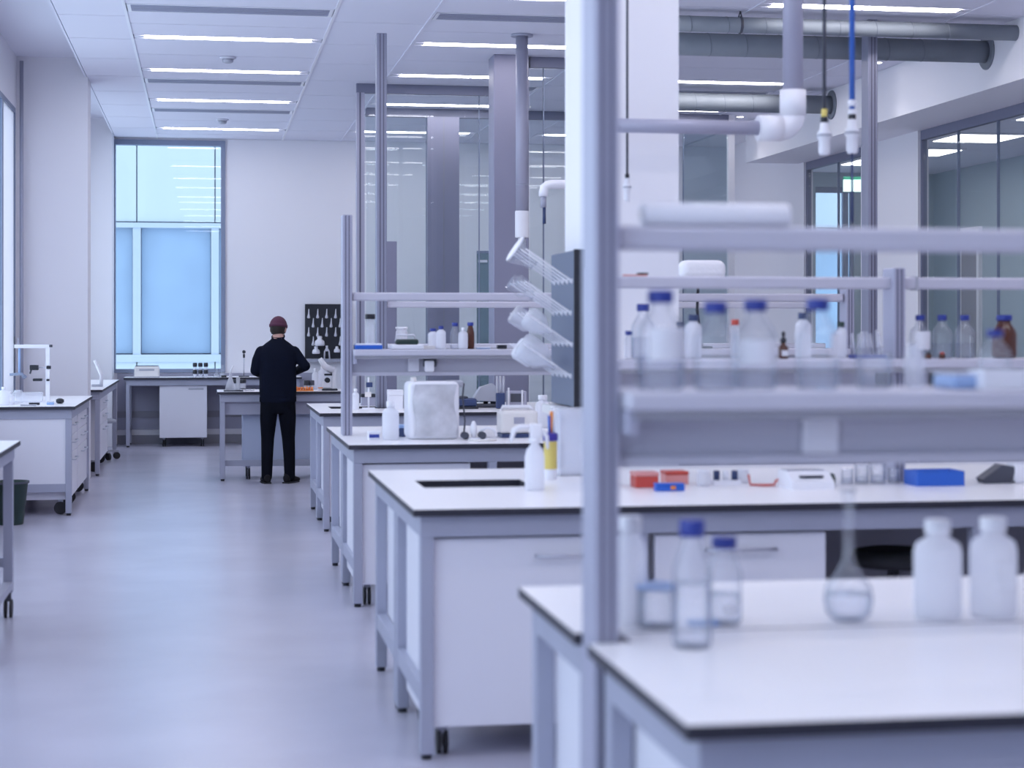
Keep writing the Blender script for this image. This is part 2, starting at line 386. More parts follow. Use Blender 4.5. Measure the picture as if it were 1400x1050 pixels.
for mi_, (x0, x1) in enumerate(MODS):
    for y in LY:
        if y < 15: strip_light(x0, x1, y, 'recessed ceiling strip light above the near benches', 'ceiling strip lights towards the camera end')
        else: strip_light(x0, x1, y, 'recessed white ceiling strip light %s, %s' % (BAY[mi_], ORD[y]))
    for k, y in enumerate(VY):
        nm = ['nearest', 'middle', 'rearmost'][k]
        t = thing('slot_diffuser', 'grey %s slot air diffuser in the ceiling bay %s' % (nm, BAY[mi_]), 'air vent', ((x0 + x1) / 2, y, CZ)); L = (x1 - x0) / 2 - .02
        MB().box(-L + .03, L - .03, -.16, .16, .0, .012).build('slot', 'vent', t)
        b = MB(); b.box(-L, L, -.18, -.16, -.004, .028); b.box(-L, L, .16, .18, -.004, .028); b.box(-L, -L + .03, -.16, .16, -.004, .028); b.box(L - .03, L, -.16, .16, -.004, .028); b.build('frame', 'white', t)
        for j in (-1, 0, 1): MB().box(-L + .03, L - .03, -.008 + j * .075, .008 + j * .075, -.003, -.0005).build('blade', 'midgrey', t)
for k, (y, nm) in enumerate(((17.91, 'nearer'), (23.27, 'farther'))):
    t = thing('smoke_detector', 'small %s smoke detector in the ceiling bay over the aisle' % nm, 'smoke detector', (.22, y, CZ))
    MB().lathe([(.075, -.02), (.08, -.001)], seg=20).build('base', 'socket', t)
    MB().lathe([(.03, -.06), (.05, -.05), (.055, -.02)], seg=20).build('sensor_head', 'grey', t)
for i, y in enumerate((3, 8, 12.5, 15.0, 17.5, 19.7, 21.4, 22.8)):  # square lights added to brighten the corridor behind the glass
    nm = ['', '', '', 'nearest ', 'second ', 'third ', 'fourth ', 'farthest '][i]
    t = thing('corridor_fill_light', '%sadded flat square light brightening the corridor behind the glazed wall' % nm, 'ceiling light', (8.7, y, BZ + .079), 0, 'added corridor fill lights')
    MB().box(-.42, .42, -.42, .42, -.02, 0).build('rim', 'white', t); MB().box(-.38, .38, -.38, .38, -.026, -.02).build('diffuser', 'corridor_fill', t)

for k, y in enumerate((8.0, 12.6, 17.2, 21.9)):
    t = thing('wall_washer', 'small recessed downlight washing the white bulkhead%s' % ('', '', ' above the glazed wall', ' at its far end')[k], 'ceiling light', (6.55, y, CZ), 0, 'wall washers along the bulkhead')
    MB().lathe([(.05, -.006), (.055, -.001)], seg=18).build('rim', 'white', t); MB().lathe([(.04, -.008), (.04, -.006)], seg=16).build('lens', 'lamp', t)
    sd = bpy.data.lights.new('washer_beam', 'SPOT'); sd.energy = 14; sd.spot_size = 1.9; sd.spot_blend = .8; sd.shadow_soft_size = .04; sd.color = (1, .97, .97)
    so = bpy.data.objects.new('washer_beam', sd); COL.objects.link(so); so.parent = t; so.location = (0, 0, -.02); so.rotation_euler = (0, .25, 0)

# glass partitions
def glass_partition(n, Y, x0, x1, cuts, label, posts=True, head=.1, pane='pane'):
    w = sempty('partition_%d' % n, (x0, Y, 0)); w['label'] = label; L = x1 - x0
    MB().box(0, L, -.04, .04, CZ - head, CZ).build('header', 'pframe', w)
    MB().box(0, L, -.03, .03, 0, .06).build('floor_track', 'pframe', w)
    ps = [0] + cuts + [L]
    for a, c_ in zip(ps, ps[1:]):
        MB().box(a + .006, c_ - .006, -.008, .008, .06, CZ - head).build('pane', pane, w)
        if c_ < L: MB().box(c_ - .006, c_ + .006, -.012, .012, .06, CZ - head).build('pane_seal', 'wframe', w)
    return w
PX0 = X(487, 19.65)
w = glass_partition(1, 19.65, PX0, X(690, 19.65), [X(655, 19.65) - PX0], 'glass partition behind the bench with the covered instrument')
b = MB(); b.box(0, .085, -.06, .06, 0, CZ - .1); b.box(.03, .045, -.064, -.06, 0, CZ - .1, 1); b.build('end_post', ['alu', 'groove'], w)
struct('partition_column', MB().box(X(675, 17.3), X(723, 17.3), 17.3, 17.62, 0, CZ, 0, .006), 'clad', 'grey steel clad column in the glass partition')
glass_partition(2, 17.45, X(724, 17.45), X(920, 17.45), [X(743, 17.45) - X(724, 17.45)], 'glass partition between the steel column and the pillar')
P3 = 21.8
w = glass_partition(3, P3, X(500, P3), X(995, P3), [X(583, P3) - X(500, P3), X(626, P3) - X(500, P3), X(800, P3) - X(500, P3), X(934, P3) - X(500, P3)], 'rear glass partition in front of the back wall')
MB().box(X(995, P3) - X(500, P3), X(1003, P3) - X(500, P3), -.05, .05, 0, CZ).build('end_post', 'wall', w)
o = struct('partition_pier', MB().box(X(583, P3), X(626, P3), P3 - .12, P3 - .03, 0, CZ - .1).box(X(605, P3) - .006, X(605, P3) + .006, P3 - .125, P3 - .12, 0, CZ - .1, 1), ['clad', 'greypanel'], 'dark grey pier in the rear glass partition')
o = struct('partition_tinted_screen', MB().box(X(934, P3), X(992, P3), P3 - .05, P3 - .02, 0, 4.1), 'tintpane', 'tinted glass door leaf at the end of the rear partition')
t = MB().box(X(528, 19.4), X(542.5, 19.4), 19.4, 19.44, 0, Zp(330, X(535, 19.4), 19.4))
struct('partition_fin', t, 'clad', 'short grey fin panel beside the tall post')
w = sempty('door_2', (X(652, 21.6), 21.6, 0)); w['label'] = 'tinted glass door leaf in the rear partition'; dw = X(676, 21.6) - X(652, 21.6); dh = Zp(343, X(660, 21.6), 21.6)
MB().box(0, dw, -.02, .02, .01, dh - .03).build('door_leaf', 'tintdoor', w); MB().box(0, dw, -.025, .025, dh - .03, dh).build('door_rail', 'wframe', w); MB().box(.01, .12, -.05, -.026, dh - .14, dh - .11).build('closer', 'white', w)
struct('baseboard_back', MB().box(X(160, 25.6), 6.4, BACKY - .02, BACKY, 0, .12), 'greypanel')
struct('baseboard_left', MB().box(LEFTX, LEFTX + .02, -4, 19.6, 0, .1), 'greypanel')

# the building across the yard
FY = 33.0
t = thing('neighbour_building', 'pale blue panelled building seen through the tall window', 'building', (0, FY, -6))
zb = Zp(307, X(230, FY), FY) + 6; zl = Zp(487, X(230, FY), FY) + 6
xs = [-9, X(120, FY), X(187, FY), X(294, FY), X(400, FY), 4.5, 7, 10, 12.5, 15]
for a, c_ in zip(xs, xs[1:]):
    MB().box(a + .01, c_ - .01, 0, .3, zb + .05, zb + 5.5).build('facade_panel', 'fac_w', t)
    MB().box(a + .01, c_ - .01, 0, .3, 0, zl - .1).build('facade_panel', 'fac_w', t)
    MB().box(a + .08, c_ - .08, .1, .3, zl + .05, zb - .06).build('pane', 'fac_g', t)
    MB().box(a - .07, a + .07, -.02, .3, zl - .1, zb + .02).build('mullion', 'fac_f', t)
MB().box(-9, 15, -.04, .3, zb - .06, zb + .03).build('ledge', 'fac_f', t)
MB().box(-9, 15, -.04, .3, zl - .1, zl + .03).build('sill', 'fac_f', t)
MB().box(-9, 15, .3, .5, 0, zb + 5.5).build('backing_wall', 'fac_d', t)

# ================================================================ BENCHES
TZ = 0.93
def lab_bench(label, x0, x1, y0, y1, legs_x, mid=None, sink=None, open_end=True, endpanel='cab', name='lab_bench', group=None, ends=(0, 1), back=None, lower=True):
    """grey steel frame, white worktop with a dark core edge; (x0..x1, y0..y1) is the worktop's outline"""
    t = thing(name, label, 'bench', (x0, y0, 0), 0, group); L = x1 - x0; D = y1 - y0
    b = MB()
    if sink:
        sx0, sx1, sy0, sy1 = sink[0] - x0, sink[1] - x0, sink[2] - y0, sink[3] - y0
        b.slab(0, L, 0, sy0, TZ - .026, TZ); b.slab(0, L, sy1, D, TZ - .026, TZ); b.slab(0, sx0, sy0, sy1, TZ - .026, TZ); b.slab(sx1, L, sy0, sy1, TZ - .026, TZ)
    else: b.slab(0, L, 0, D, TZ - .026, TZ)
    b.build('worktop', ['top', 'edge'], t)
    if sink:
        b = MB(); b.box(sx0 - .004, sx1 + .004, sy0 - .004, sy1 + .004, TZ - .2, TZ - .19); b.box(sx0 - .012, sx0 - .001, sy0, sy1, TZ - .19, TZ - .027); b.box(sx1 + .001, sx1 + .012, sy0, sy1, TZ - .19, TZ - .027)
        b.box(sx0, sx1, sy0 - .012, sy0 - .001, TZ - .19, TZ - .027); b.box(sx0, sx1, sy1 + .001, sy1 + .012, TZ - .19, TZ - .027); b.build('sink_basin', 'charcoal', t)
    i = .03; rz0, rz1 = TZ - .106, TZ - .027
    MB().box(i, L - i, i, i + .045, rz0, rz1).build('front_rail', 'frame', t)
    MB().box(i, L - i, D - i - .045, D - i, rz0, rz1).build('rear_rail', 'frame', t)
    ys = [(i, i + .06), (D - i - .06, D - i)] if mid is None else [(i, i + .06), (mid - .075, mid - .015), (mid + .015, mid + .075), (D - i - .06, D - i)]
    for k, ex in enumerate((i, L - i - .05)):
        if k not in ends: continue
        MB().box(ex, ex + .05, i + .045, D - i - .045, rz0, rz1).build('end_rail', 'frame', t)
        for (ya, yb) in ys:
            MB().box(ex, ex + .05, ya, yb, .02, rz0, 0, .003).build('leg', 'frame', t)
            MB().cyl((ex + .025, (ya + yb) / 2, 0), (ex + .025, (ya + yb) / 2, .02), .02, seg=10).build('foot', 'black', t)
        for q in range(0, len(ys), 2):
            ya, yb = ys[q][1], ys[q + 1][0]
            if lower: MB().box(ex + .003, ex + .047, ya, yb, .20, .27).build('lower_rail', 'frame', t)
            if endpanel:
                s_ = ex + .052 if k == 0 else ex - .012
                MB().box(s_, s_ + .01, ya + (.03 if k == 0 else 0), yb, .27, rz0 - .005).build('end_panel', endpanel, t)
    for lx in legs_x:
        for (ya, yb) in (ys[0], ys[-1]):
            MB().box(lx - x0, lx - x0 + .05, ya, yb, .02, rz0, 0, .003).build('leg', 'frame', t)
            MB().cyl((lx - x0 + .025, (ya + yb) / 2, 0), (lx - x0 + .025, (ya + yb) / 2, .02), .02, seg=10).build('foot', 'black', t)
    if back:
        MB().box(back[0] - x0, back[1] - x0, D * .5 - .01, D * .5 + .01, .1, rz0).build('back_panel', back[2], t)
    return t

B1X = .80; P1Y0, P1Y1 = 3.80, 3.93
lab_bench('nearest white topped lab bench in the lower right corner', B1X, 3.3, 2.985, P1Y0 - .005, [2.0], endpanel='cab')
bb = lab_bench('white topped lab bench directly behind the nearest one, carrying two white plastic bottles', B1X, 3.3, P1Y1 + .0, 4.66, [2.0], endpanel='cab')
MB().box(.10, 2.33, P1Y0 - P1Y1, -.003, TZ - .025, TZ - .001).build('spine_cover', 'top', bb)
SINK = (X(567, 7.96), 1.37, 7.60, 7.96)
lab_bench('long lab bench with an open sink cut-out beside the spray bottle', .757, 4.5, 6.69, 8.58, [X(868, 6.73), 2.95], mid=.945, sink=SINK, back=(2.4, 4.4, 'greypanel'))
lab_bench('lab bench carrying the large covered white instrument', .81, 4.35, 10.43, 12.39, [1.62, 3.0], mid=.98, back=(1.65, 4.2, 'greypanel'))
lab_bench('lab bench next to the standing person, tall posts rising from its top', .887, 5.8, 14.35, 16.25, [2.6, 4.2], mid=.95, sink=(X(449, 15.5), 1.5, 15.15, 15.55), back=(1.7, 5.6, 'greypanel'))
wt = lab_bench('lab bench the person in black works at', .128, 1.52, 19.27, 20.05, [], endpanel=None, name='work_table')
MB().box(.08, 1.31, .1, .14, .15, .21).build('cross_rail', 'frame', wt); MB().box(.08, 1.31, .08, .1, TZ - .24, TZ - .107).build('apron', 'midgrey', wt)
# window side benches (a white panel closes the end that faces the camera)
def wall_bench(label, y0, y1, panel_=True):
    t = lab_bench(label, LEFTX + .03, -1.09, y0, y1, [], endpanel=None, name='window_bench', lower=False)
    if panel_:
        MB().box(.08, .76, .04, .055, .27, TZ - .106).build('end_panel', 'cab', t); MB().box(.08, .76, .035, .06, .20, .27).build('lower_rail', 'frame', t)
    return t
wall_bench('window bench with the glass clamp apparatus and white end panel', 15.95, 18.44)
wall_bench('far window bench beyond the white column', 20.17, 24.1, False)
lab_bench('bench under the tall back window', X(169, 24.95), 1.3, 24.93, BACKY - .03, [], endpanel=None, name='window_bench', back=None)
struct('wall_back_panel', MB().box(X(160, 25.6), 1.6, BACKY - .016, BACKY - .001, .2, .97).box(X(160, 25.6), 1.6, BACKY - .028, BACKY - .016, .36, .45, 1), ['midgrey', 'greypanel'], 'grey service panel below the tall window')

# trolley table at the left edge
t = thing('trolley_table', 'white topped trolley table on black casters at the left edge', 'table', (LEFTX + .085, 8.85, 0)); L, D = .83, 1.68; TZ = .97
MB().slab(0, L, 0, D, TZ - .026, TZ).build('worktop', ['top', 'edge'], t)
b = MB(); b.box(.03, L - .03, .03, .08, TZ - .1, TZ - .027); b.box(.03, L - .03, D - .08, D - .03, TZ - .1, TZ - .027); b.box(.03, .07, .08, D - .08, TZ - .1, TZ - .027); b.box(L - .07, L - .03, .08, D - .08, TZ - .1, TZ - .027); b.build('top_frame', 'frame', t)
for lx in (.03, L - .08):
    for ly in (.03, D - .14):
        MB().box(lx, lx + .05, ly, ly + .06, .14, TZ - .1).build('leg', 'frame', t)
        c_ = MB().box(lx + .01, lx + .04, ly + .01, ly + .05, .09, .14).build('caster', 'charcoal', t)
        for s_ in (-.022, .008): MB().cyl((lx + .025 + s_, ly + .03, .05), (lx + .025 + s_ + .014, ly + .03, .05), .05, seg=18).build('wheel', 'rubber', c_)
    MB().box(lx, lx + .05, .09, D - .14, .16, .2).build('lower_rail', 'frame', t)
MB().box(.08, L - .08, D - .13, D - .1, .28, .33).build('cross_rail', 'frame', t); TZ = .93

# ================================================================ SHELF UNITS ON THE BENCHES
def reagent_shelf(label, yc, posts, x0, x1, sockets, panel=(1.30, 1.42), joint=None, zs=1.465, pm='alu'):
    t = thing('reagent_shelf', label, 'shelf', (0, yc, TZ)); o = -TZ
    for (px, top, base, pw) in [(*p_, .055)[:4] for p_ in posts]:
        hd = .065
        b = MB(); b.box(px, px + pw, -hd, hd, base + o, top + o, 0, .004)
        for g in (pw * .28, pw * .62): b.box(px + g, px + g + pw * .11, -hd - .002, -hd + .001, base + o + .002, top + o - .004, 1)
        b.build('post', [pm, 'groove'], t)
    MB().box(x0, x1, -.03, .03, 1.768 + o, 1.82 + o, 0, .01, 2).build('upper_rail', 'shelf', t)
    if joint: MB().box(joint - .006, joint + .006, -.034, .034, 1.764 + o, 1.824 + o).build('rail_joint', 'grey', t)
    sh = MB().box(x0, x1, -.15, .16, zs - .04 + o, zs + o, 0, .008, 2).build('shelf_board', 'shelf', t)
    MB().box(x0 + .01, x1 - .01, -.145, -.13, zs - .058 + o, zs - .041 + o).build('shelf_lip', 'greypanel', sh)
    sp = MB().box(x0, x1, -.02, .02, panel[0] + o, panel[1] + o).build('service_panel', 'shelfpanel', t)
    MB().box(x0, x1, -.028, -.02, panel[0] + o, panel[0] + .022 + o).build('panel_lip', 'shelf', sp)
    for (sx, w_, m_) in sockets:
        k = MB().box(sx, sx + w_, -.034, -.021, panel[0] + .025 + o, panel[0] + .108 + o, 0, .004).build('socket', m_, t)
        MB().box(sx + w_ * .3, sx + w_ * .7, -.037, -.034, panel[0] + .048 + o, panel[0] + .086 + o).build('socket_face', m_, k)
    for xb in (x0, x1 - .02): MB().box(xb, xb + .02, -.14, .14, zs - .09 + o, zs - .04 + o).build('bracket', 'alu', t)
    return t
SH1 = 3.865; SH2 = 7.62; SH3 = 11.42; SH4 = 15.3
reagent_shelf('near reagent shelf with four blue capped glass bottles', SH1, [(X(812.5, 3.8), 2.5, 0.12), (3.15, 2.5, .12)], X(812.5, 3.8) + .058, 3.15, [(X(1097, SH1 - .03), .083, 'socket')])
xp2 = X(1221, SH2 - .06)
reagent_shelf('second reagent shelf with tube rack and small blue capped bottles', SH2, [(1.60, 1.86, TZ), (xp2, 1.86, TZ), (4.3, 1.86, TZ)], 1.657, 4.298, [(X(1194, SH2), .055, 'black'), (X(1216, SH2), .055, 'black'), (X(1268, SH2), .055, 'black')], joint=X(1250, SH2))
x3 = X(468, SH3 - .06)
reagent_shelf('third reagent shelf with the blue tray and small white bottles', SH3, [(x3, 2.3, TZ, .062), (4.11, 1.86, TZ)], x3 + .064, 4.108, [(X(557, SH3), .072, 'socket')])
x4 = X(515, SH4 - .06); x4b = X(1184, 14.87)
reagent_shelf('rear reagent shelf fixed between two floor to ceiling height posts', SH4, [(x4, 4.06, TZ, .085)], x4 + .087, 5.3, [], pm='aludk')
t = thing('service_post', 'tall grey service post reaching the ceiling below the spiral ducts', 'post', (x4b, 14.9, TZ))
b = MB(); b.box(0, .085, -.08, .08, 0, CZ - TZ, 0, .004); b.box(.026, .036, -.083, -.079, .002, CZ - TZ - .01, 1); b.box(.055, .065, -.083, -.079, .002, CZ - TZ - .01, 1); b.build('profile', ['aludk', 'groove'], t)
MB().box(-.02, .105, -.1, .1, 0, .01).build('foot_plate', 'alu', t)
k = thing('power_adapter', 'white plug with a dark grey adapter on the third shelf panel', 'plug', (X(585, SH3), SH3 - .022, 1.36))
MB().box(-.035, .05, -.04, 0, -.005, .06, 0, .006).build('adapter_body', 'charcoal', k); MB().box(-.03, .03, -.075, -.041, -.035, .035, 0, .01, 2).build('plug', 'white', k)

# ================================================================ CABINETS
def cabinet(label, x0, x1, yf, depth, z0, z1, kind='door', m='cab', rot=0, name='mobile_cabinet', hinge=True, casters=True, handle=(.6, .9), pos=None, group=None):
    W = x1 - x0
    loc = pos if pos else ((x0 + x1) / 2, yf, 0)
    t = thing(name, label, 'cabinet', loc, rot, group); h = W / 2
    MB().box(-h, h, .02, depth, z0, z1).build('body', m, t)
    if kind == 'door':
        d = MB().box(-h, h, 0, .018, z0, z1, 0, .003).build('door', m, t)
        if handle:
            ha, hb = -h + W * handle[0], -h + W * handle[1]; hz = z1 - .07
            MB().tube([(ha, .0, hz), (ha, -.03, hz), (hb, -.03, hz), (hb, 0, hz)], .006, 8).build('handle', 'steel', d)
        if hinge:
            for q in (z0 + .1, z1 - .12): MB().box(-h - .008, -h + .004, -.004, .015, q, q + .035).build('hinge', 'grey', d)
    else:
        n = len(kind); zz = z1
        for fr in kind:
            hgt = (z1 - z0) * fr
            d = MB().box(-h, h, 0, .018, zz - hgt + .004, zz - .002, 0, .003).build('drawer', m, t)
            hz = zz - min(.06, hgt * .4)
            MB().tube([(-W * .2, 0, hz), (-W * .2, -.03, hz), (W * .2, -.03, hz), (W * .2, 0, hz)], .006, 8).build('handle', 'steel', d)
            zz -= hgt
    if casters:
        for cx in (-h + .06, h - .06):
            for cy in (.08, depth - .08):
                c_ = MB().box(cx - .018, cx + .018, cy - .02, cy + .02, z0 - .035, z0).build('caster', 'grey', t)
                r = max(.02, (z0 - .02) / 2)
                for s_ in (-.02, .006): MB().cyl((cx + s_, cy, r), (cx + s_ + .014, cy, r), r, seg=16).build('wheel', 'rubber', c_)
    return t
f2 = 6.745
cabinet('wide white mobile cabinet under the bench with the sink', X(586, f2), X(838, f2), f2, .75, .115, .815, handle=(.58, .92))
cabinet('white drawer cabinet with a slim handle behind the volumetric flask', X(895, f2), X(1129, f2), f2, .75, .10, .815, kind=(.36, .32, .32))
f3 = 10.49
cabinet('white mobile cabinet under the covered instrument bench', X(489, f3), X(643, f3), f3, .8, .125, .815, handle=None)
f4 = 14.41
cabinet('white mobile cabinet under the bench next to the person', X(448, f4), X(560, f4), f4, .8, .115, .815, handle=None)
cabinet('white mobile cabinet under the nearest bench', .9, 1.7, 3.1, .62, .12, .815, handle=(.4, .7))
cabinet('white cabinet under the far half of the double near bench', .9, 1.7, 4.0, .6, .12, .815, handle=(.4, .7))
cabinet('square white mobile cabinet under the tall back window', X(218, 24.99), X(283, 24.99), 24.99, .6, .12, .82, handle=None, hinge=False)
lb = tag(MB().box(-.1, .1, -.0015, 0, -.012, .012).build('maker_plate', 'grey', None, (X(268, 24.99), 24.9885, .775)), 'thin grey name strip on the square white cabinet', 'label')
cabinet('blue grey mobile cabinet standing behind the person', X(331, 19.75), X(437, 19.75), 19.45, .5, .14, .74, m='bluecab', handle=None, hinge=False)
for k, (ya, yb, lab) in enumerate(((16.05, 17.0, 'nearer white drawer cabinet under the window bench'), (17.1, 18.35, 'farther white drawer cabinet under the window bench'), (20.75, 22.2, 'white drawer cabinet under the far window bench'))):
    cabinet(lab, ya, yb, 0, .6, .13, .815, kind=(.22, .22, .56), rot=PI / 2, pos=(-1.14, (ya + yb) / 2, 0))

# ================================================================ BOTTLES, GLASSWARE AND INSTRUMENTS
def cap_mesh(r, h):
    b = MB(); b.lathe([(r * .96, 0), (r, .004), (r, h - .004), (r * .92, h)], seg=20)
    return b
def media_bottle(label, loc, h, r, level=.3, cap='bluecap', lab=None, rot=0, amber=False, neck=.42):
    """screw capped laboratory bottle"""
    t = thing('media_bottle', label, 'bottle', loc, rot)
    ch = h * .13; nr = r * neck
    body = [(r * .88, 0), (r, .012), (r, h * .55), (r * .93, h * .63), (nr * 1.15, h * .79), (nr, h * .83), (nr, h - ch * .6)]
    MB().lathe(body, seg=24).build('bottle_body', 'amber' if amber else 'clear', t)
    if level: MB().lathe([(r * .9, .006), (r * .955, .014), (r * .955, h * level)], seg=20).build('liquid', 'liquid', t)
    cap_mesh(nr * 1.28, ch).build('cap', cap, t).location = (0, 0, h - ch)
    if lab:
        b = MB(); seg = 8; a0, a1 = lab[0], lab[1]
        A = []; B = []
        for k in range(seg + 1):
            a = a0 + (a1 - a0) * k / seg
            A.append(b.bm.verts.new((math.cos(a) * (r + .001), math.sin(a) * (r + .001), h * lab[2]))); B.append(b.bm.verts.new((math.cos(a) * (r + .001), math.sin(a) * (r + .001), h * lab[3])))
        for k in range(seg): b.bm.faces.new((A[k], A[k + 1], B[k + 1], B[k])).smooth = True
        b.build('label', 'label', t)
    return t
def plastic_bottle(label, loc, h, r, cap='white', neck=.5, capped=True, m='hdpe', labelled=False, square=False):
    t = thing('plastic_bottle', label, 'bottle', loc)
    nr = r * neck
    MB().lathe([(r * .9, 0), (r, .012), (r, h * .68), (r * .9, h * .76), (nr, h * .83), (nr, h * (.86 if capped else 1))], seg=24).build('bottle_body', m, t)
    if capped: MB().lathe([(nr * 1.18, 0), (nr * 1.22, .004), (nr * 1.22, h * .14), (nr * 1.1, h * .145)], seg=20).build('cap', cap, t).location = (0, 0, h * .855)
    if labelled: MB().box(-r * .3, r * .5, -r - .002, -r + .004, h * .32, h * .55).build('label', 'label', t)
    return t
Yb = SH1 - .03
def on(px, y, z): return (X(px, y), y, z)
SZ = 1.466
FR = -PI / 2
# the four bottles of the near shelf, a smaller one and the boxes beside it
media_bottle('tallest blue capped glass bottle with a white label beside the grey post', on(903, Yb, SZ), .215, .052, .34, lab=(FR - .7, FR + 1.1, .3, .62))
media_bottle('blue capped glass bottle without a label, second from the grey post', on(978, Yb - .04, SZ), .19, .046, .2)
media_bottle('blue capped glass bottle with a wide white label, third from the grey post', on(1033, Yb, SZ), .195, .047, .2, lab=(FR - 1.1, FR + 1.0, .28, .55))
media_bottle('blue capped glass bottle with a small pale label, fourth from the grey post', on(1118, Yb, SZ), .197, .047, .25, lab=(FR + .3, FR + 1.1, .35, .62))
media_bottle('short blue capped glass bottle behind the white box', on(1360, Yb + .07, SZ), .13, .036, .3)
t = thing('storage_box', 'white open storage box at the right end of the near shelf', 'box', on(1385, Yb - .06, SZ))
b = MB(); b.box(-.085, .085, -.04, .04, 0, .006); b.box(-.085, .085, -.04, -.034, .006, .042); b.box(-.085, .085, .034, .04, .006, .042); b.box(-.085, -.079, -.034, .034, .006, .042); b.box(.079, .085, -.034, .034, .006, .042); b.build('tray_body', 'white', t)
MB().box(-.087, .087, -.043, -.0405, .034, .043).build('rim', 'white', t)
t = thing('storage_box', 'pale blue translucent tray beside the white storage box', 'box', on(1318, Yb, SZ))
MB().box(-.05, .05, -.06, .06, 0, .03, 0, .006).build('tray_body', 'ltblue', t); MB().box(-.053, .053, -.063, .063, .03, .036).build('lid', 'frost', t)
plastic_bottle('clear plastic measuring cylinder on the near shelf beside the pale blue tray', on(1250, Yb + .03, SZ), .10, .022, capped=False, neck=.8, m='frost')
t = thing('glass_beaker', 'low clear glass beaker between the fourth bottle and the pale blue tray', 'beaker', on(1195, Yb + .05, SZ))
MB().lathe([(.036, 0), (.04, .006), (.04, .07), (.043, .076), (.04, .076), (.037, .07), (.037, .008), (.033, .006)], seg=24).build('beaker_wall', 'clear', t); MB().lathe([(.034, .008), (.036, .03)], seg=20).build('liquid', 'liquid', t)
t = thing('paper_roll', 'white paper roll lying on the upper rail of the near shelf', 'roll', (X(978, SH1), SH1, 1.82))
MB().lathe([(.024, -.165), (.026, -.16), (.026, .16), (.024, .165)], (0, 0, .026), 24, axis=(1, 0, 0)).build('sheet', 'white', t); MB().lathe([(.008, -.168), (.008, .168)], (0, 0, .026), 12, axis=(1, 0, 0)).build('core', 'cream', t)
# on the near bench
def flask_volumetric(label, loc, rb, hn):
    t = thing('volumetric_flask', label, 'flask', loc)
    prof = [(rb * .55, 0), (rb * .9, rb * .3), (rb, rb * .85), (rb * .9, rb * 1.4), (rb * .55, rb * 1.85), (.016, rb * 2.35), (.013, rb * 2.6), (.013, hn - .01), (.016, hn)]
    MB().lathe(prof, seg=28).build('flask_body', 'clear', t)
    MB().lathe([(rb * .5, .004), (rb * .86, rb * .3), (rb * .95, rb * .85), (rb * .93, rb * 1.1)], seg=24).build('liquid', 'liquid', t)
    MB().lathe([(.0165, hn - .006), (.0175, hn - .003), (.0165, hn)], seg=16).build('rim', 'clear', t)
    return t
B2Y = 4.02
media_bottle('tall clear glass bottle with a blue cap standing on the nearest bench', on(946, 3.72, TZ), .268, .042, .5, neck=.5)
media_bottle('smaller clear glass bottle with a blue cap behind the tall clear bottle', on(990, 4.0, TZ), .198, .04, .35, neck=.55, lab=(FR - .4, FR + .6, .12, .25))
plastic_bottle('white plastic bottle standing tight against the grey post', on(862, 4.02, TZ), .245, .034, neck=.6, cap='white')
t = thing('glass_beaker', 'clear glass beaker with a blue rim beside the grey post', 'beaker', on(898, 3.99, TZ))
MB().lathe([(.042, 0), (.046, .006), (.046, .09), (.043, .09), (.043, .008), (.038, .006)], seg=24).build('beaker_wall', 'clear', t); MB().lathe([(.0465, .086), (.049, .091), (.0465, .096), (.043, .092)], seg=24).build('rim', 'ltblue', t)
flask_volumetric('clear volumetric flask with a long neck on the near bench', on(1160, 4.0, TZ), .057, .30)
plastic_bottle('left of the two white plastic bottles on the near bench', on(1282, 3.99, TZ), .228, .055, neck=.44)
plastic_bottle('right of the two white plastic bottles, with a pale label', on(1358, 4.0, TZ), .23, .054, neck=.46, labelled=True)
plastic_bottle('white plastic bottle cut off by the right edge', on(1432, 4.0, TZ), .14, .05, neck=.44, cap='grey')
t = tag(MB().box(-.035, .035, -.02, .02, 0, .012, 0, .004).build('blue_marker_box', 'ltblue', None, on(962, 3.99, TZ)), 'small light blue box lying between the clear bottles', 'box')

# on the sink bench, left end
t = thing('spray_bottle', 'white spray bottle with trigger head beside the sink cut-out', 'spray bottle', (X(731, 7.42), 7.42, TZ))
MB().lathe([(.036, 0), (.041, .01), (.041, .135), (.034, .165), (.017, .19), (.016, .215)], seg=24).build('bottle_body', 'hdpe', t)
h_ = MB().box(-.02, .03, -.016, .016, .215, .275, 0, .008, 2).build('spray_head', 'white', t)
MB().tube([(-.01, 0, .262), (-.06, 0, .262), (-.085, 0, .25), (-.1, 0, .2)], [.012, .011, .011, .008], 10).build('nozzle', 'white', h_)
MB().lathe([(.024, .0), (.024, .022)], (0, 0, .196), 16).build('collar', 'white', t)
MB().tube([(.03, 0, .25), (.05, 0, .22), (.055, 0, .17)], [.01, .009, .006], 8).build('trigger', 'white', h_)
t = thing('reagent_tub', 'narrow white tub with yellow label and indigo lid behind the spray bottle', 'container', (X(752.5, 7.95), 7.95, TZ))
MB().lathe([(.026, 0), (.029, .006), (.029, .17)], seg=20).build('tub_body', 'white', t); MB().lathe([(.0296, .045), (.0296, .168)], seg=20, caps=False).build('label', 'yellow', t)
MB().lathe([(.033, .17), (.034, .175), (.034, .20), (.03, .205)], seg=20).build('lid', 'purple', t)
for k, (dx, m_, hh) in enumerate(((.006, 'orange', .30), (.022, 'white', .31), (-.004, 'blue', .29))): MB().cyl((dx * .6, 0, .205), (dx, .005, hh - (.0 if m_ != 'blue' else .01)), .007, seg=10).build('stirrer', m_, t)
t = thing('acrylic_bin', 'translucent pale plastic bin beside the grey post on the sink bench', 'bin', (X(785, 8.2), 8.2, TZ))
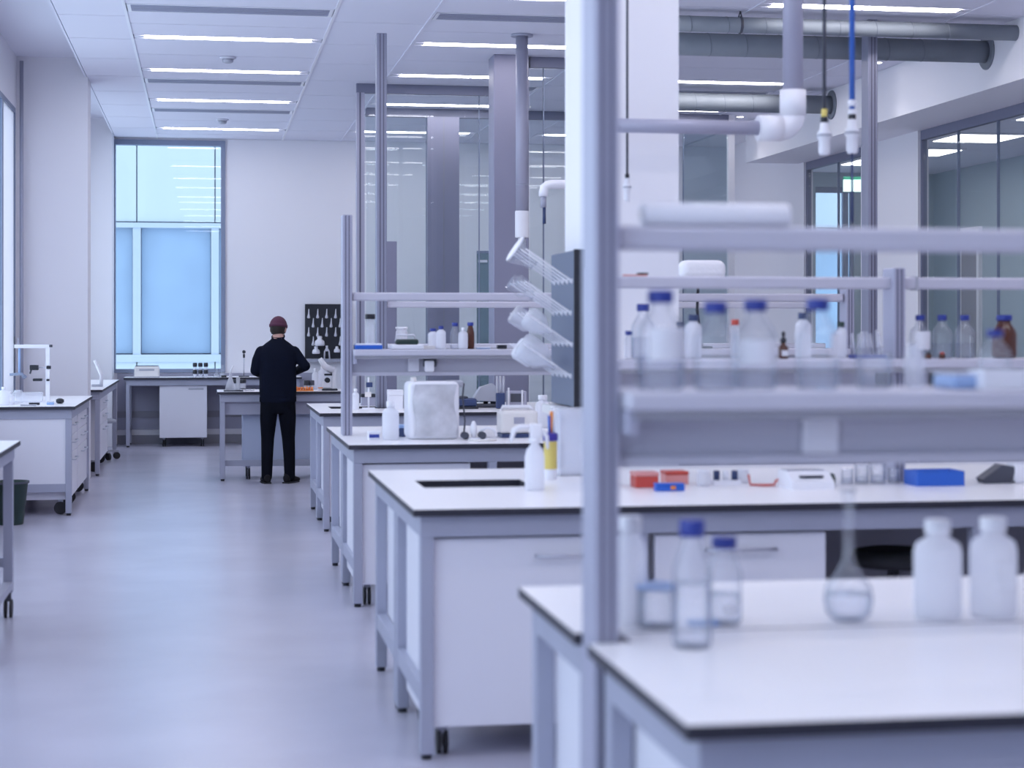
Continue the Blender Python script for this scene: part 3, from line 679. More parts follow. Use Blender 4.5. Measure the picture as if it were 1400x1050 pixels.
b = MB(); b.box(-.085, .085, -.1, .1, 0, .006); b.box(-.085, .085, -.1, -.094, .006, .29); b.box(-.085, .085, .094, .1, .006, .29); b.box(-.085, -.079, -.094, .094, .006, .29); b.box(.079, .085, -.094, .094, .006, .29); b.build('bin_wall', 'frost', t)
MB().box(-.09, .09, -.105, .105, .29, .302).build('lid', 'frost', t)

# on the sink bench, right of the post
BY = 7.05
def lab_box(name, label, cat, loc, w, d, h, m, lidm=None, rot=0):
    t = thing(name, label, cat, loc, rot)
    MB().box(-w / 2, w / 2, -d / 2, d / 2, 0, h * .72, 0, .003).build('box_base', m, t)
    MB().box(-w / 2 - .002, w / 2 + .002, -d / 2 - .002, d / 2 + .002, h * .72, h, 0, .004).build('lid', lidm or m, t)
    return t
lab_box('tip_box', 'bright red box on the sink bench beside the grey post', 'box', on(881, 7.5, TZ), .10, .1, .065, 'red', 'pink')
lab_box('tip_box', 'flat pale red box next to the bright red box', 'box', on(922, 7.65, TZ), .10, .1, .055, 'pink', 'red')
t = lab_box('marker_case', 'small blue case with an orange mark in front of the red boxes', 'case', on(915, 7.3, TZ), .12, .05, .032, 'blue'); MB().box(.0, .02, -.028, -.0265, .008, .022).build('mark', 'orange', t)
t = thing('balance', 'white bench balance with a dark display strip', 'balance', on(1102, 7.35, TZ))
MB().prism([(-.1, 0), (.1, 0), (.1, .07), (-.02, .07), (-.1, .03)], -.09, .09, 'x').build('housing', 'white', t); MB().box(-.05, .05, -.075, -.058, .046, .056).build('display', 'charcoal', t); MB().box(-.08, .08, .0, .09, .07, .074).build('pan', 'steel', t)
t = thing('ice_tray', 'bright blue open tray on the sink bench', 'tray', on(1277, 7.4, TZ))
b = MB(); b.box(-.1, .1, -.07, .07, 0, .006); b.box(-.105, .105, -.075, -.069, 0, .062); b.box(-.105, .105, .069, .075, 0, .062); b.box(-.105, -.099, -.069, .069, 0, .062); b.box(.099, .105, -.069, .069, 0, .062); b.build('tray_body', 'blue', t)
MB().box(-.095, .095, -.065, .065, .04, .05).build('ice_pack', 'white', t)
t = thing('pipette_controller', 'dark grey hand instrument with white end at the right edge', 'instrument', on(1372, 7.45, TZ))
MB().prism([(-.1, .0), (.02, .0), (.04, .07), (-.02, .08), (-.11, .02)], -.04, .04, 'y').build('grip', 'charcoal', t); MB().box(.03, .14, -.045, .045, 0, .085, 0, .012, 2).build('housing', 'white', t)
t = thing('bottle_rack', 'little navy cap rack left of the bench balance', 'rack', on(992, 7.55, TZ)); MB().box(-.06, .06, -.03, .03, 0, .02).build('rack_base', 'white', t)
for k in range(3): MB().lathe([(.014, .02), (.014, .06)], (-.04 + k * .04, 0, 0), 12).build('vial', 'navyp' if k != 1 else 'white', t)
tag(MB().tube([(-.06, 0, .05), (-.055, -.01, .008), (0, -.02, .006), (.05, -.01, .006), (.06, 0, .02), (.1, .01, .045)], .005, 8).build('hose', 'red', None, on(1042, 7.45, TZ)), 'thin red hose lying left of the bench balance', 'hose')
tag(MB().lathe([(.016, 0), (.018, .03), (.012, .05), (.004, .055)], seg=14).build('rubber_bulb', 'green', None, on(1137, 7.4, TZ)), 'dark green rubber bulb right of the bench balance', 'bulb')
for k, (px, h_, r_) in enumerate(((1158, .06, .025), (1178, .075, .03), (1200, .08, .034), (1222, .06, .026))):
    t = thing('glass_beaker', ['clear glass beaker nearest the green bulb', 'second clear glass beaker from the green bulb', 'third and largest clear beaker from the green bulb', 'clear glass beaker nearest the blue tray'][k], 'beaker', on(px, 7.5, TZ))
    MB().lathe([(r_ * .92, 0), (r_, .005), (r_, h_), (r_ * 1.08, h_ + .004), (r_ * .95, h_), (r_ * .95, .007)], seg=20).build('beaker_wall', 'clear', t); MB().lathe([(r_ * .9, .008), (r_ * .93, h_ * .4)], seg=16).build('liquid', 'liquid', t)
plastic_bottle('small white plastic tub between the red boxes and the navy rack', on(962, 7.5, TZ), .07, .03, neck=.8)
plastic_bottle('small white plastic tub between the navy rack and the red hose', on(1016, 7.62, TZ), .06, .026, neck=.8)
# black stool under the sink bench
t = thing('lab_stool', 'round black stool pushed under the sink bench', 'stool', (X(1222, 7.1), 7.1, 0))
MB().lathe([(.12, .625), (.165, .63), (.175, .655), (.165, .69), (.12, .70)], seg=28).build('seat', 'rubber', t); MB().cyl((0, 0, .08), (0, 0, .625), .025, seg=14).build('column', 'steel', t)
for k in range(5):
    a = 2 * PI * k / 5; l_ = MB().box(.02, .28, -.02, .02, .06, .085).build('leg', 'charcoal', t); l_.rotation_euler = (0, 0, a)
    c_ = MB().cyl((.26, -.015, .03), (.26, .015, .03), .03, seg=14).build('wheel', 'rubber', l_)

# second shelf (behind the near shelf)
Y2 = SH2 - .02
media_bottle('small blue capped bottle half hidden behind the tallest bottle', on(879, Y2, SZ), .235, .05, .4)
for k, (px, top) in enumerate(((1258, 432), (1288, 433), (1319, 431))):
    media_bottle(['first', 'second', 'third'][k] + ' of three small blue capped glass bottles right of the shelf post', on(px, Y2, SZ), .19, .045, .35, lab=(FR - .8, FR + .9, .2, .62) if k == 0 else None, neck=.36)
media_bottle('brown glass bottle with a wide blue cap on the second shelf', on(1373, Y2, SZ), .19, .055, 0, amber=True, neck=.5)
for k, px in enumerate((1268, 1287)):
    t = thing('stopper_vial', ['left', 'right'][k] + ' little brown vial in front of the small blue capped bottles', 'vial', on(px + 1, Y2 - .11, SZ)); MB().lathe([(.013, 0), (.014, .003), (.014, .02)], seg=14).build('vial_body', 'amber', t); MB().lathe([(.01, .02), (.01, .028)], seg=14).build('cap', 'red' if k else 'charcoal', t)
t = thing('tube_rack', 'blue based rack of clear test tubes on the second shelf', 'tube rack', on(1186, Y2, SZ)); MB().box(-.075, .075, -.03, .03, 0, .018).build('rack_base', 'bluecap', t); MB().box(-.075, .075, -.03, .03, .05, .053).build('rack_plate', 'frost', t)
for k in range(8):
    a = random.uniform(-.3, .3) * .06; MB().cyl((-.063 + k * .018, 0, .019), (-.063 + k * .018 + a, 0, .115 + random.uniform(-.01, .015)), .0065, seg=10).build('test_tube', 'frost', t)
t = thing('dropper_bottle', 'small brown dropper bottle with black teat beside the third bottle', 'bottle', on(1071, Y2, SZ)); MB().lathe([(.02, 0), (.022, .004), (.022, .05), (.009, .062), (.009, .07)], seg=18).build('bottle_body', 'amber', t); MB().lathe([(.013, .07), (.013, .088), (.006, .09), (.009, .11), (.004, .118)], seg=14).build('teat', 'black', t); MB().box(-.014, .014, -.0235, -.0215, .012, .036).build('label', 'label', t)
plastic_bottle('white bottle with teal blue cap behind the fourth near bottle', on(1098, Y2 + .06, SZ), .2, .036, cap='navyp')
plastic_bottle('white wash bottle with navy cap between first and second near bottle', on(948, Y2, SZ), .19, .036, cap='navyp')
plastic_bottle('narrow white wash bottle with dark cap right of the fourth near bottle', on(1150, Y2, SZ), .16, .024, cap='green')
for k, (px, h_, m_) in enumerate(((860, .12, 'bluecap'), (930, .16, 'navyp'), (1005, .17, 'red'))):
    plastic_bottle(['short clear vial with blue cap at the left end of the second shelf', 'slim clear bottle with navy cap on the second shelf', 'slim clear bottle with red cap behind the third near bottle'][k], on(px, Y2 + .09, SZ), h_, .02, cap=m_, m='frost', neck=.7)
t = thing('leaflet', 'thin red and green striped strip lying on the second shelf rail', 'leaflet', (X(868, SH2), SH2, 1.8205)); MB().box(-.05, .05, -.02, .02, 0, .006).build('red_half', 'pink', t); MB().box(.012, .055, -.018, .018, .006, .014).build('green_half', 'green', t)

# third shelf
Y3 = SH3 - .03
t = thing('blue_tray', 'blue tray with white lid at the left end of the third shelf', 'tray', on(503, Y3, SZ)); MB().box(-.085, .085, -.07, .07, 0, .026, 0, .003).build('tray_body', 'blue', t); MB().box(-.08, .08, -.065, .065, .026, .036).build('lid', 'white', t)
t = thing('slide_dryer', 'dark green vessel with a wire handle on a flat white tray', 'vessel', on(556, Y3, SZ)); MB().box(-.10, .10, -.07, .07, 0, .028, 0, .004).build('tray_body', 'white', t)
MB().box(-.07, .07, -.05, .05, .028, .062, 0, .012, 2).build('vessel_body', 'green', t); MB().tube([(-.07, 0, .05), (-.065, 0, .088), (.045, 0, .088), (.055, 0, .06)], .006, 8).build('wire_handle', 'socket', t)
lab_box('slide_box', 'flat beige slide box on the third shelf', 'box', on(586, Y3, SZ), .075, .06, .02, 'cream')
plastic_bottle('white plastic bottle with blue cap left of the paired bottles', on(592, Y3 + .06, SZ), .13, .032, cap='bluecap', neck=.5)
plastic_bottle('short white bottle with a blue cap beside its taller neighbour', on(603, Y3 - .02, SZ), .145, .03, cap='bluecap', neck=.45)
media_bottle('white topped glass bottle with dark dregs and blue cap', on(622, Y3, SZ), .165, .03, .15, neck=.5)
plastic_bottle('white rounded plastic bottle between the two blue capped bottles', on(633, Y3 - .05, SZ), .135, .03, neck=.3)
media_bottle('brown glass bottle with blue cap on the third shelf', on(643, Y3 + .02, SZ), .168, .026, 0, amber=True, neck=.6)
lab_box('pipette_tray', 'thin pale blue tray lying near the drying board', 'tray', on(660, Y3, SZ), .09, .06, .012, 'ltblue', 'white')
lab_box('black_case', 'small black case at the far end of the third shelf', 'case', on(686, Y3, SZ), .06, .05, .025, 'black')
plastic_bottle('clear cylinder with flat black lid behind the blue tray', on(506, SH3 + .1, SZ), .22, .028, cap='black', m='frost', neck=.95)
plastic_bottle('white canister beside the post on the rear shelf', on(549, SH4, SZ + .001), .14, .05, neck=.85)
# lamp head on a stem over the far right
t = thing('task_lamp', 'white rounded lamp head on a dark stem behind the second rail', 'lamp', (X(962, SH3), SH3 + .05, SZ)); MB().box(-.06, .06, -.05, .05, 0, .015, 0, .004).build('base', 'black', t); MB().tube([(0, 0, .015), (-.03, 0, .25), (-.02, 0, .45)], .01, 8).build('stem', 'black', t)
MB().box(-.15, .15, -.08, .08, .44, .57, 0, .05, 4).build('lamp_head', 'bag', t)

# on the bench with the covered instrument
t = thing('covered_instrument', 'large white instrument wrapped in crumpled translucent film', 'instrument', (X(590, 11.0), 11.0, TZ))
MB().box(-.155, .155, -.12, .14, 0, .345, 0, .03, 3).build('housing', 'white', t)
b = MB(); n = 12; grid = []
for i in range(n + 1):
    row = []
    for j in range(n + 1):
        u, v = i / n, j / n
        bulge = math.sin(PI * u) * math.sin(PI * min(1, v * 1.1)) * .03
        row.append(b.bm.verts.new((-.12 + .25 * u + .01 * math.sin(7 * v), -.122 - bulge - .008 * random.random(), .02 + .31 * v)))
    grid.append(row)
for i in range(n):
    for j in range(n): b.bm.faces.new((grid[i][j], grid[i + 1][j], grid[i + 1][j + 1], grid[i][j + 1])).smooth = True
b.build('film_cover', 'foil', t)
MB().cyl((-.11, 0, .345), (-.11, 0, .37), .018, seg=12).build('knob', 'cream', t); MB().box(.08, .19, -.04, .04, .31, .35, 0, .01).build('side_bracket', 'grey', t)
plastic_bottle('white plastic bottle left of the covered instrument', on(534, 10.9, TZ), .23, .05, neck=.42)
t = lab_box('tape_box', 'small white box with blue print left of the white bottle', 'box', on(511, 10.95, TZ), .07, .06, .05, 'white'); MB().box(-.03, .03, -.034, -.0305, .012, .032).build('print', 'bluecap', t)
lab_box('tip_box', 'dark blue box between the white bottle and the covered instrument', 'box', on(548, 11.2, TZ), .05, .08, .075, 'navyp', 'ltblue')
t = thing('bench_meter', 'white bench meter with a small display and navy base', 'instrument', (X(707, 11.05), 11.05, TZ))
MB().box(-.115, .115, -.09, .09, .025, .165, 0, .02, 3).build('housing', 'cream', t); MB().box(-.11, .11, -.095, .085, 0, .025).build('base', 'navyp', t); MB().box(-.035, .03, -.094, -.0905, .085, .125).build('display', 'midgrey', t)
MB().tube([(-.1, 0, .155), (-.09, 0, .185), (.08, 0, .185), (.1, 0, .155)], .012, 8).build('carry_handle', 'white', t)
t = thing('electrode_set', 'white electrode holder with dark rollers beside the covered instrument', 'instrument', (X(652, 10.85), 10.85, TZ))
MB().box(-.09, .06, -.03, .03, .004, .012).build('base', 'white', t); MB().lathe([(.012, .012), (.02, .04), (.02, .08), (.008, .11)], (-.02, 0, 0), 14).build('holder', 'white', t)
for dx in (-.075, .03): MB().cyl((dx, -.04, .025), (dx, .03, .025), .022, seg=14).build('roller', 'charcoal', t)
MB().tube([(.02, 0, .05), (.06, -.01, .07), (.1, -.01, .06), (.12, -.01, .02)], .008, 8).build('lead', 'white', t)
tag(MB().tube([(-.06, .02, .006), (0, -.02, .006), (.06, -.03, .006), (.1, 0, .006), (.06, .04, .006)], .006, 8).build('tubing', 'cream', None, on(655, 10.68, TZ)), 'pale tubing coiled in front of the electrode holder', 'tubing')
tag(MB().tube([(0, 0, .006), (.01, .02, .1), (0, .05, .25), (.01, .06, .33)], .005, 8).build('cable', 'charcoal', None, on(634, 11.0, TZ)), 'dark cable rising beside the covered instrument', 'cable')

# on the bench by the person, seen under the third shelf
Y4 = 15.0
t = thing('centrifuge', 'low navy bench centrifuge behind the covered instrument', 'instrument', on(632, Y4, TZ)); MB().box(-.11, .11, -.09, .09, .02, .085, 0, .01).build('housing', 'navyp', t); MB().box(-.12, .12, -.1, .1, 0, .02).build('base', 'black', t); MB().lathe([(.05, .085), (.045, .1), (.02, .105)], seg=18).build('lid', 'charcoal', t)
t = thing('microscope', 'grey blue microscope under a dust cover behind the covered instrument', 'microscope', on(664, Y4 + .22, TZ)); MB().box(-.09, .09, -.1, .1, 0, .03, 0, .006).build('foot', 'charcoal', t); MB().prism([(-.12, .06), (-.05, .17), (.05, .20), (.09, .17), (.09, .05)], -.06, .06, 'y').build('dust_cover', 'grey', t)
MB().cyl((.07, 0, .03), (.07, 0, .06), .03, seg=14).build('column', 'charcoal', t); MB().cyl((-.0, 0, .03), (-.0, 0, .07), .02, seg=12).build('objective', 'black', t)
t = thing('bottle_stand', 'dark stand with upright clear tubes behind the bench meter', 'stand', on(684, Y4 - .05, TZ)); MB().box(-.035, .035, -.03, .03, 0, .13, 0, .006).build('stand_block', 'navyp', t)
for k in range(3): MB().cyl((-.025 + k * .025, 0, .13), (-.028 + k * .028, 0, .27), .01, seg=10).build('tube', 'frost', t)
t = thing('screen_box', 'dark framed box with white bars near the drying board', 'instrument', on(706, Y4 + .1, TZ)); MB().box(-.08, .08, -.06, .06, 0, .14, 0, .006).build('housing', 'midgrey', t); MB().box(-.06, .05, -.064, -.0605, .05, .12).build('display', 'charcoal', t); MB().box(-.085, -.07, -.07, -.062, 0, .17).build('side_bar', 'white', t); MB().box(.03, .045, -.072, -.065, 0, .15).build('front_bar', 'white', t)
lab_box('freezer_box', 'white box partly hidden behind the white plastic bottle', 'box', on(540, Y4, TZ), .12, .12, .16, 'white')
tag(MB().lathe([(.06, 0), (.065, .01), (.065, .10), (.055, .11)], seg=20).build('grey_canister', 'grey', None, on(551, Y4 + .15, TZ)), 'grey canister left of the covered instrument', 'canister')
plastic_bottle('white squeeze bottle beside the third shelf post', on(486, 15.0, TZ), .17, .03, neck=.4)
t = thing('burette_stand', 'small white stand with dark clamps between the two posts', 'stand', on(504, 15.05, TZ)); MB().box(-.05, .05, -.04, .04, 0, .012).build('base', 'white', t); MB().cyl((0, 0, .012), (0, 0, .26), .008, seg=10).build('rod', 'white', t); MB().box(-.02, .03, -.02, .02, .18, .22).build('clamp', 'navyp', t); MB().box(-.03, .02, -.02, .02, .1, .14).build('clamp', 'cream', t)
lab_box('instrument_box', 'low grey box with black lid behind the third shelf post', 'box', on(503, 15.75, TZ), .12, .1, .1, 'midgrey', 'black')
plastic_bottle('tall white canister at the right of the sink bench behind the drying board', on(742, 12.0, TZ), .22, .05, neck=.5)

# ---------------------------------------------------------------- drying board on the pillar
BXL = CX0 - .055
t = thing('drying_board', 'slate drying board with long white pegs on the side of the white pillar', 'drying board', (CX0 - .002, 9.0, 1.2))
MB().box(-.05, 0, .0, .62, 0, .79, 0, .004).build('board', 'slate', t); MB().box(-.053, .001, -.012, -.001, -.004, .794).build('front_edge', 'black', t); MB().box(-.10, 0, .0, .62, -.05, -.006).build('drip_tray', 'cream', t)
pb = MB(); pb.lathe([(.012, -.01), (.012, .006), (.006, .012), (.005, .05), (.0045, .25), (.0035, .285), (.002, .29)], seg=10, axis=(-.83, 0, .56)); pegme = pb.mesh('peg', 'white')
for r, zz in enumerate((.635, .475, .315, .155)):
    for k in range(5): put('peg', pegme, t, (-.052, .045 + k * .115 + (.03 if r % 2 else 0), zz))
ax = Vector((-.83, 0, .56)).normalized()
def hung(name, label, cat, row, yy, prof, m='frost', extra=None, start=.06):
    zz = 1.2 + (.635, .475, .315, .155)[row]
    o = thing(name, label, cat, Vector((CX0 - .054, 9.0 + yy, zz)) + ax * start)
    MB().lathe(prof, seg=20, axis=ax).build('vessel_wall', m, o)
    if extra: MB().lathe(extra, seg=20, axis=ax).build('base_ring', 'white', o)
    return o
hung('glass_funnel', 'clear triangular funnel hanging on the top peg row', 'funnel', 0, .275, [(.012, .0), (.014, .06), (.07, .13), (.073, .135), (.066, .13)], 'clear', [(.073, .13), (.076, .135), (.073, .14)], .17)
hung('conical_flask', 'clear conical flask hanging at the far end of the top peg row', 'flask', 0, .50, [(.018, 0), (.018, .04), (.05, .12), (.052, .13), (.03, .135)], 'clear', None, .15)
hung('plastic_bottle', 'small white bottle upside down on the second peg row', 'bottle', 1, .20, [(.014, 0), (.014, .02), (.028, .04), (.03, .1), (.024, .105)], 'clear', None, .2)
hung('plastic_bottle', 'long clear bottle upside down at the far end of the second peg row', 'bottle', 1, .46, [(.016, 0), (.016, .03), (.042, .06), (.044, .14), (.036, .148)], 'clear', None, .15)
hung('plastic_bottle', 'round white bottle upside down on the third peg row', 'bottle', 2, .15, [(.016, 0), (.016, .02), (.058, .07), (.06, .13), (.045, .15), (.02, .155)], 'frost', None, .11)
hung('plastic_bottle', 'white bottle upside down at the far end of the third peg row', 'bottle', 2, .42, [(.016, 0), (.016, .03), (.05, .07), (.052, .16), (.044, .17)], 'frost', None, .12)
hung('plastic_bottle', 'largest white bottle hanging on the lowest peg row', 'bottle', 3, .16, [(.018, 0), (.018, .03), (.068, .09), (.072, .19), (.06, .21), (.03, .215)], 'frost', None, .08)
hung('plastic_bottle', 'white bottle behind the largest one on the lowest peg row', 'bottle', 3, .42, [(.016, 0), (.016, .03), (.06, .08), (.063, .17), (.05, .185)], 'hdpe', None, .08)
# drying board on the back wall
t = thing('drying_board', 'black drying board with white pegs on the back wall beside the person', 'drying board', (X(417, BACKY - .05), BACKY - .03, 1.17)); W = .62; Hh = .76
MB().box(0, W, -.01, .0, 0, Hh).build('board', 'black', t); MB().box(0, W, -.09, -.0, -.05, -.004).build('drip_tray', 'steel', t)
pb = MB(); pb.lathe([(.021, 0), (.019, .02), (.010, .06), (.006, .13), (.003, .14)], seg=10, axis=(0, -.5, .87)); pm = pb.mesh('peg', 'white')
for r in range(4):
    for k in range(5):
        if r == 3 and k in (1, 2): continue
        put('peg', pm, t, (.05 + k * .125 + (.063 if r % 2 else 0) - (.0), -.012, Hh - .19 - r * .125 * 1.02))
for k, (dx, dz, w_, lab_) in enumerate(((.15, .11, .1, 'wide white flask hanging low on the black drying board'), (.2, .235, .13, 'grey white bottle hanging in the middle of the black drying board'), (.30, .08, .09, 'clear tongs shaped holder hanging at the foot of the black drying board'), (.44, .12, .08, 'round white flask hanging low right on the black drying board'))):
    o = thing('hung_vessel', lab_, 'flask', (X(417, BACKY - .05) + dx, BACKY - .11, 1.17 + dz))
    if k == 2:
        MB().tube([(-.035, 0, -.09), (-.03, 0, .02), (0, 0, .08), (.03, 0, .02), (.04, 0, -.09)], .011, 8).build('holder_arms', 'socket', o); MB().cyl((0, 0, .02), (0, 0, .1), .016, seg=10).build('holder_grip', 'socket', o)
    else:
        MB().lathe([(.3 * w_, .5 * w_), (.22 * w_, .3 * w_), (.5 * w_, .05 * w_), (.55 * w_, -.35 * w_), (.45 * w_, -.45 * w_)], seg=18).build('vessel_wall', 'white', o); MB().lathe([(.23 * w_, .5 * w_), (.23 * w_, .62 * w_)], seg=14).build('neck', 'socket', o)

# ---------------------------------------------------------------- ducts, extract arms, ceiling outlets
def duct(label, y, z, r, x0, x1, flange, band=.32, hang=None):
    t = thing('spiral_duct', label, 'duct', (x0, y, z)); L = x1 - x0
    MB().cyl((0, 0, 0), (L, 0, 0), r, seg=24).build('duct_wall', 'galv', t)
    n = int(L / band)
    for i in range(1, n): MB().lathe([(r + .0005, -.004), (r + .004, 0), (r + .0005, .004)], (i * band, 0, 0), 20, axis=(1, 0, .12), caps=False).build('seam', 'galvdk', t)
    if flange: MB().lathe([(r + .05, -.02), (r + .06, -.01), (r + .06, -.001)], (L, 0, 0), 28, axis=(1, 0, 0)).build('flange', 'galvdk', t)
    if hang is not None:
        for s_ in (-.5, .5): MB().cyl((hang - x0 + s_ * .05, 0, r * .4), (hang - x0, 0, CZ - z), .006, seg=8).build('hanger', 'charcoal', t)
        MB().lathe([(r + .002, -.012), (r + .008, 0), (r + .002, .012)], (hang - x0, 0, 0), 20, axis=(1, 0, 0), caps=False).build('hanger_strap', 'charcoal', t)
duct('slim spiral duct running in front of the tall post under the ceiling', 14.62, 4.105, .066, 3.3, RWX, False, hang=X(1012, 14.62))
duct('thicker spiral duct behind the tall post, ending in a round flange', 15.2, 4.03, .098, 3.3, RWX, True)
duct('rear spiral duct lower in view behind the white elbow', 19.25, 4.05, .1, 4.6, RWX, True)
duct('short dark duct behind the steel clad column', 20.6, 4.05, .1, 4.2, 5.2, False, hang=4.6)
def elbow(b, p, d1, d2, r, n=8, mi=0):
    """quarter bend from direction d1 to d2 around corner p"""
    p = Vector(p); d1 = Vector(d1); d2 = Vector(d2); R = r * 1.15; pts = []
    for i in range(n + 1):
        a = PI / 2 * i / n
        pts.append(p - d1 * R + d1 * R * math.sin(a) + d2 * R * (1 - math.cos(a)))
    return b.tube(pts, r, 16, mi)
ya = 8.72; xa = X(1084, ya); za = Zp(176, xa, ya); xe = X(812, ya)
t = thing('snorkel_extractor', 'grey extract arm with white elbow hanging in front of the white pillar', 'extract arm', (xa, ya, za))
MB().cyl((0, 0, .15), (0, 0, CZ - za), .05, seg=20).build('drop_pipe', 'alu', t)
b = MB(); elbow(b, (0, 0, 0), (0, 0, -1), (-1, 0, 0), .062); b.cyl((0, 0, .06), (0, 0, .19), .065, seg=20); b.cyl((-.06, 0, 0), (-.18, 0, 0), .065, seg=20); b.build('elbow', 'white', t)
MB().cyl((-.15, 0, 0), (xe - xa, 0, 0), .035, seg=18).build('arm_pipe', 'alu', t)
b = MB(); elbow(b, (xe - xa - .02, 0, 0), (-1, 0, 0), (0, 0, 1), .045); b.cyl((xe - xa - .02, 0, .04), (xe - xa - .02, 0, .16), .03, seg=14); b.build('arm_joint', 'white', t)
yb = 16.1; xb_ = X(713.5, yb); zc = Zp(325, xb_, yb)
t = thing('extract_pipe', 'grey vertical extract pipe with white collar in front of the steel column', 'extract pipe', (xb_, yb, zc))
MB().cyl((0, 0, .2), (0, 0, CZ - zc), .055, seg=20).build('drop_pipe', 'alu', t); MB().lathe([(.06, 0), (.062, .01), (.062, .23), (.058, .24)], seg=20).build('collar', 'white', t); MB().lathe([(.1, CZ - zc - .02), (.1, CZ - zc)], seg=20).build('ceiling_flange', 'frame', t)
MB().cyl((0, 0, -.14), (0, 0, .01), .035, seg=14).build('nozzle', 'grey', t); MB().lathe([(.057, 0), (.057, .012)], (0, 0, CZ - zc - 1.35), 20).build('pipe_joint', 'frame', t)
yc_ = 13.2; xc_ = X(743, yc_); z_c = Zp(252, xc_, yc_)
t = thing('extract_nozzle', 'small white extract elbow with dark nozzle beside the white pillar', 'extract arm', (xc_, yc_, z_c))
b = MB(); b.tube([(.32, 0, 0), (.06, 0, 0), (.03, 0, -.006), (.008, 0, -.025), (0, 0, -.06), (0, 0, -.09)], .034, 14); b.build('elbow', 'white', t); MB().cyl((0, 0, -.17), (0, 0, -.088), .022, seg=12).build('sleeve', 'frame', t); MB().cyl((.006, 0, -.29), (.006, 0, -.165), .012, seg=10).build('nozzle', 'navyp', t)
MB().cyl((.32, 0, -.03), (.32, 0, CZ - z_c), .03, seg=12).build('drop_pipe', 'alu', t); MB().cyl((.18, 0, .02), (.24, 0, .02), .03, seg=12).build('bracket', 'white', t)
def outlet(label, px, y, pz0, pz1, m, r, sc):
    x_ = X(px, y); z0 = Zp(pz1, x_, y); z1 = Zp(pz0, x_, y); h_ = z1 - z0
    t = thing('ceiling_outlet', label, 'gas outlet', (x_, y, z0))
    MB().cyl((0, 0, h_), (0, 0, CZ - z0), r, seg=10).build('hose', m, t)
    MB().lathe([(.5 * sc, 0), (.62 * sc, h_ * .08), (.62 * sc, h_ * .42), (.8 * sc, h_ * .45), (.8 * sc, h_ * .6), (.5 * sc, h_ * .65), (.45 * sc, h_ * .85)], seg=14).build('coupling', 'white', t)
    MB().lathe([(.82 * sc, h_ * .48), (.82 * sc, h_ * .55)], seg=14).build('coupling_ring', 'grey', t); MB().lathe([(.42 * sc, h_ * .84), (.42 * sc, h_)], seg=12).build('ferrule', 'black', t)
    return t
o = outlet('white coupling hanging on a black hose from the ceiling', 1127, SH2, 160, 212, 'charcoal', .008, .04); MB().cyl((0, 0, .15), (0, 0, .2), .013, seg=10).build('yellow_band', 'yellow', o)
o = outlet('white coupling hanging on a blue hose from the ceiling', 1165, SH2, 155, 210, 'cable', .012, .04); MB().cyl((0, 0, -.3), (0, 0, 0), .006, seg=8).build('pull_cord', 'navyp', o)
for dz in (.18, .22): MB().lathe([(.012, -.014), (.02, -.006), (.02, .006), (.012, .014)], (0, 0, dz), 12).build('bead', 'white', o)
outlet('small coupling on a thin black hose in front of the white pillar', 857.5, 8.8, 238, 275, 'charcoal', .006, .026)
# exit sign in the corridor
t = thing('exit_sign', 'glowing green white exit sign hanging in the corridor', 'sign', (X(1165, 23.5), 23.5, Zp(262, X(1165, 23.5), 23.5))); MB().box(-.12, .12, -.02, .02, 0, .16).build('sign_face', 'exit', t); MB().box(-.12, .12, -.021, .021, .16, .2).build('top_band', 'exitgreen', t); MB().cyl((0, 0, .2), (0, 0, BZ + .08 - Zp(262, X(1165, 23.5), 23.5)), .008, seg=8).build('hanger', 'charcoal', t)

# ---------------------------------------------------------------- window bench apparatus and left side
YL = 16.6; xL = X(42, YL)
t = thing('clamp_apparatus', 'white framed glass apparatus with dark clamps on the window bench', 'apparatus', (xL, YL, TZ)); k_ = YL / LENS_PX
def q(px, py): return ((px - 42) * k_, Zp(py, xL, YL) - TZ)
for (px, y0, w_) in ((64, 475, .014),): MB().box(q(px, 0)[0] - .018, q(px, 0)[0] + .018, -.018, .018, .014, q(px, y0)[1]).build('upright', 'white', t)
MB().box(q(21, 0)[0], q(66, 0)[0], -.014, .014, q(0, 476)[1], q(0, 471)[1]).build('cross_bar', 'white', t); MB().cyl((q(66, 0)[0], 0, q(0, 473)[1]), (q(70, 0)[0], 0, q(0, 473)[1]), .012, seg=10).build('bar_knob', 'charcoal', t)
MB().cyl((q(21, 0)[0], 0, q(0, 512)[1]), (q(21, 0)[0], 0, q(0, 460)[1]), .006, seg=8).build('rod', 'charcoal', t); MB().cyl((q(27.5, 0)[0], 0, q(0, 512)[1]), (q(27.5, 0)[0], 0, q(0, 475)[1]), .011, seg=10).build('glass_column', 'ltblue', t); MB().cyl((q(26, 0)[0], 0, q(0, 475)[1]), (q(26, 0)[0], 0, q(0, 462)[1]), .006, seg=8).build('column_tip', 'frame', t)
for (x0_, x1_, y0_, y1_, nm) in ((41, 52, 506, 499, 'clamp'), (45, 57, 521, 517.5, 'clamp'), (62.5, 68, 504.5, 500, 'clamp_knob'), (62.5, 66.5, 521, 518, 'clamp_knob')):
    MB().box(q(x0_, 0)[0], q(x1_, 0)[0], -.03, .03, q(0, y0_)[1], q(0, y1_)[1], 0, .004).build(nm, 'black', t)
MB().cyl((q(41, 0)[0], 0, q(0, 511)[1]), (q(43, 0)[0], 0, q(0, 504)[1]), .008, seg=8).build('clamp_pin', 'charcoal', t)
MB().tube([(q(15, 0)[0], 0, q(0, 512)[1]), (q(30, 0)[0], 0, q(0, 511)[1]), (q(35, 0)[0], -.02, q(0, 516)[1])], [.012, .014, .02], 8).build('valve_arm', 'wframe', t)
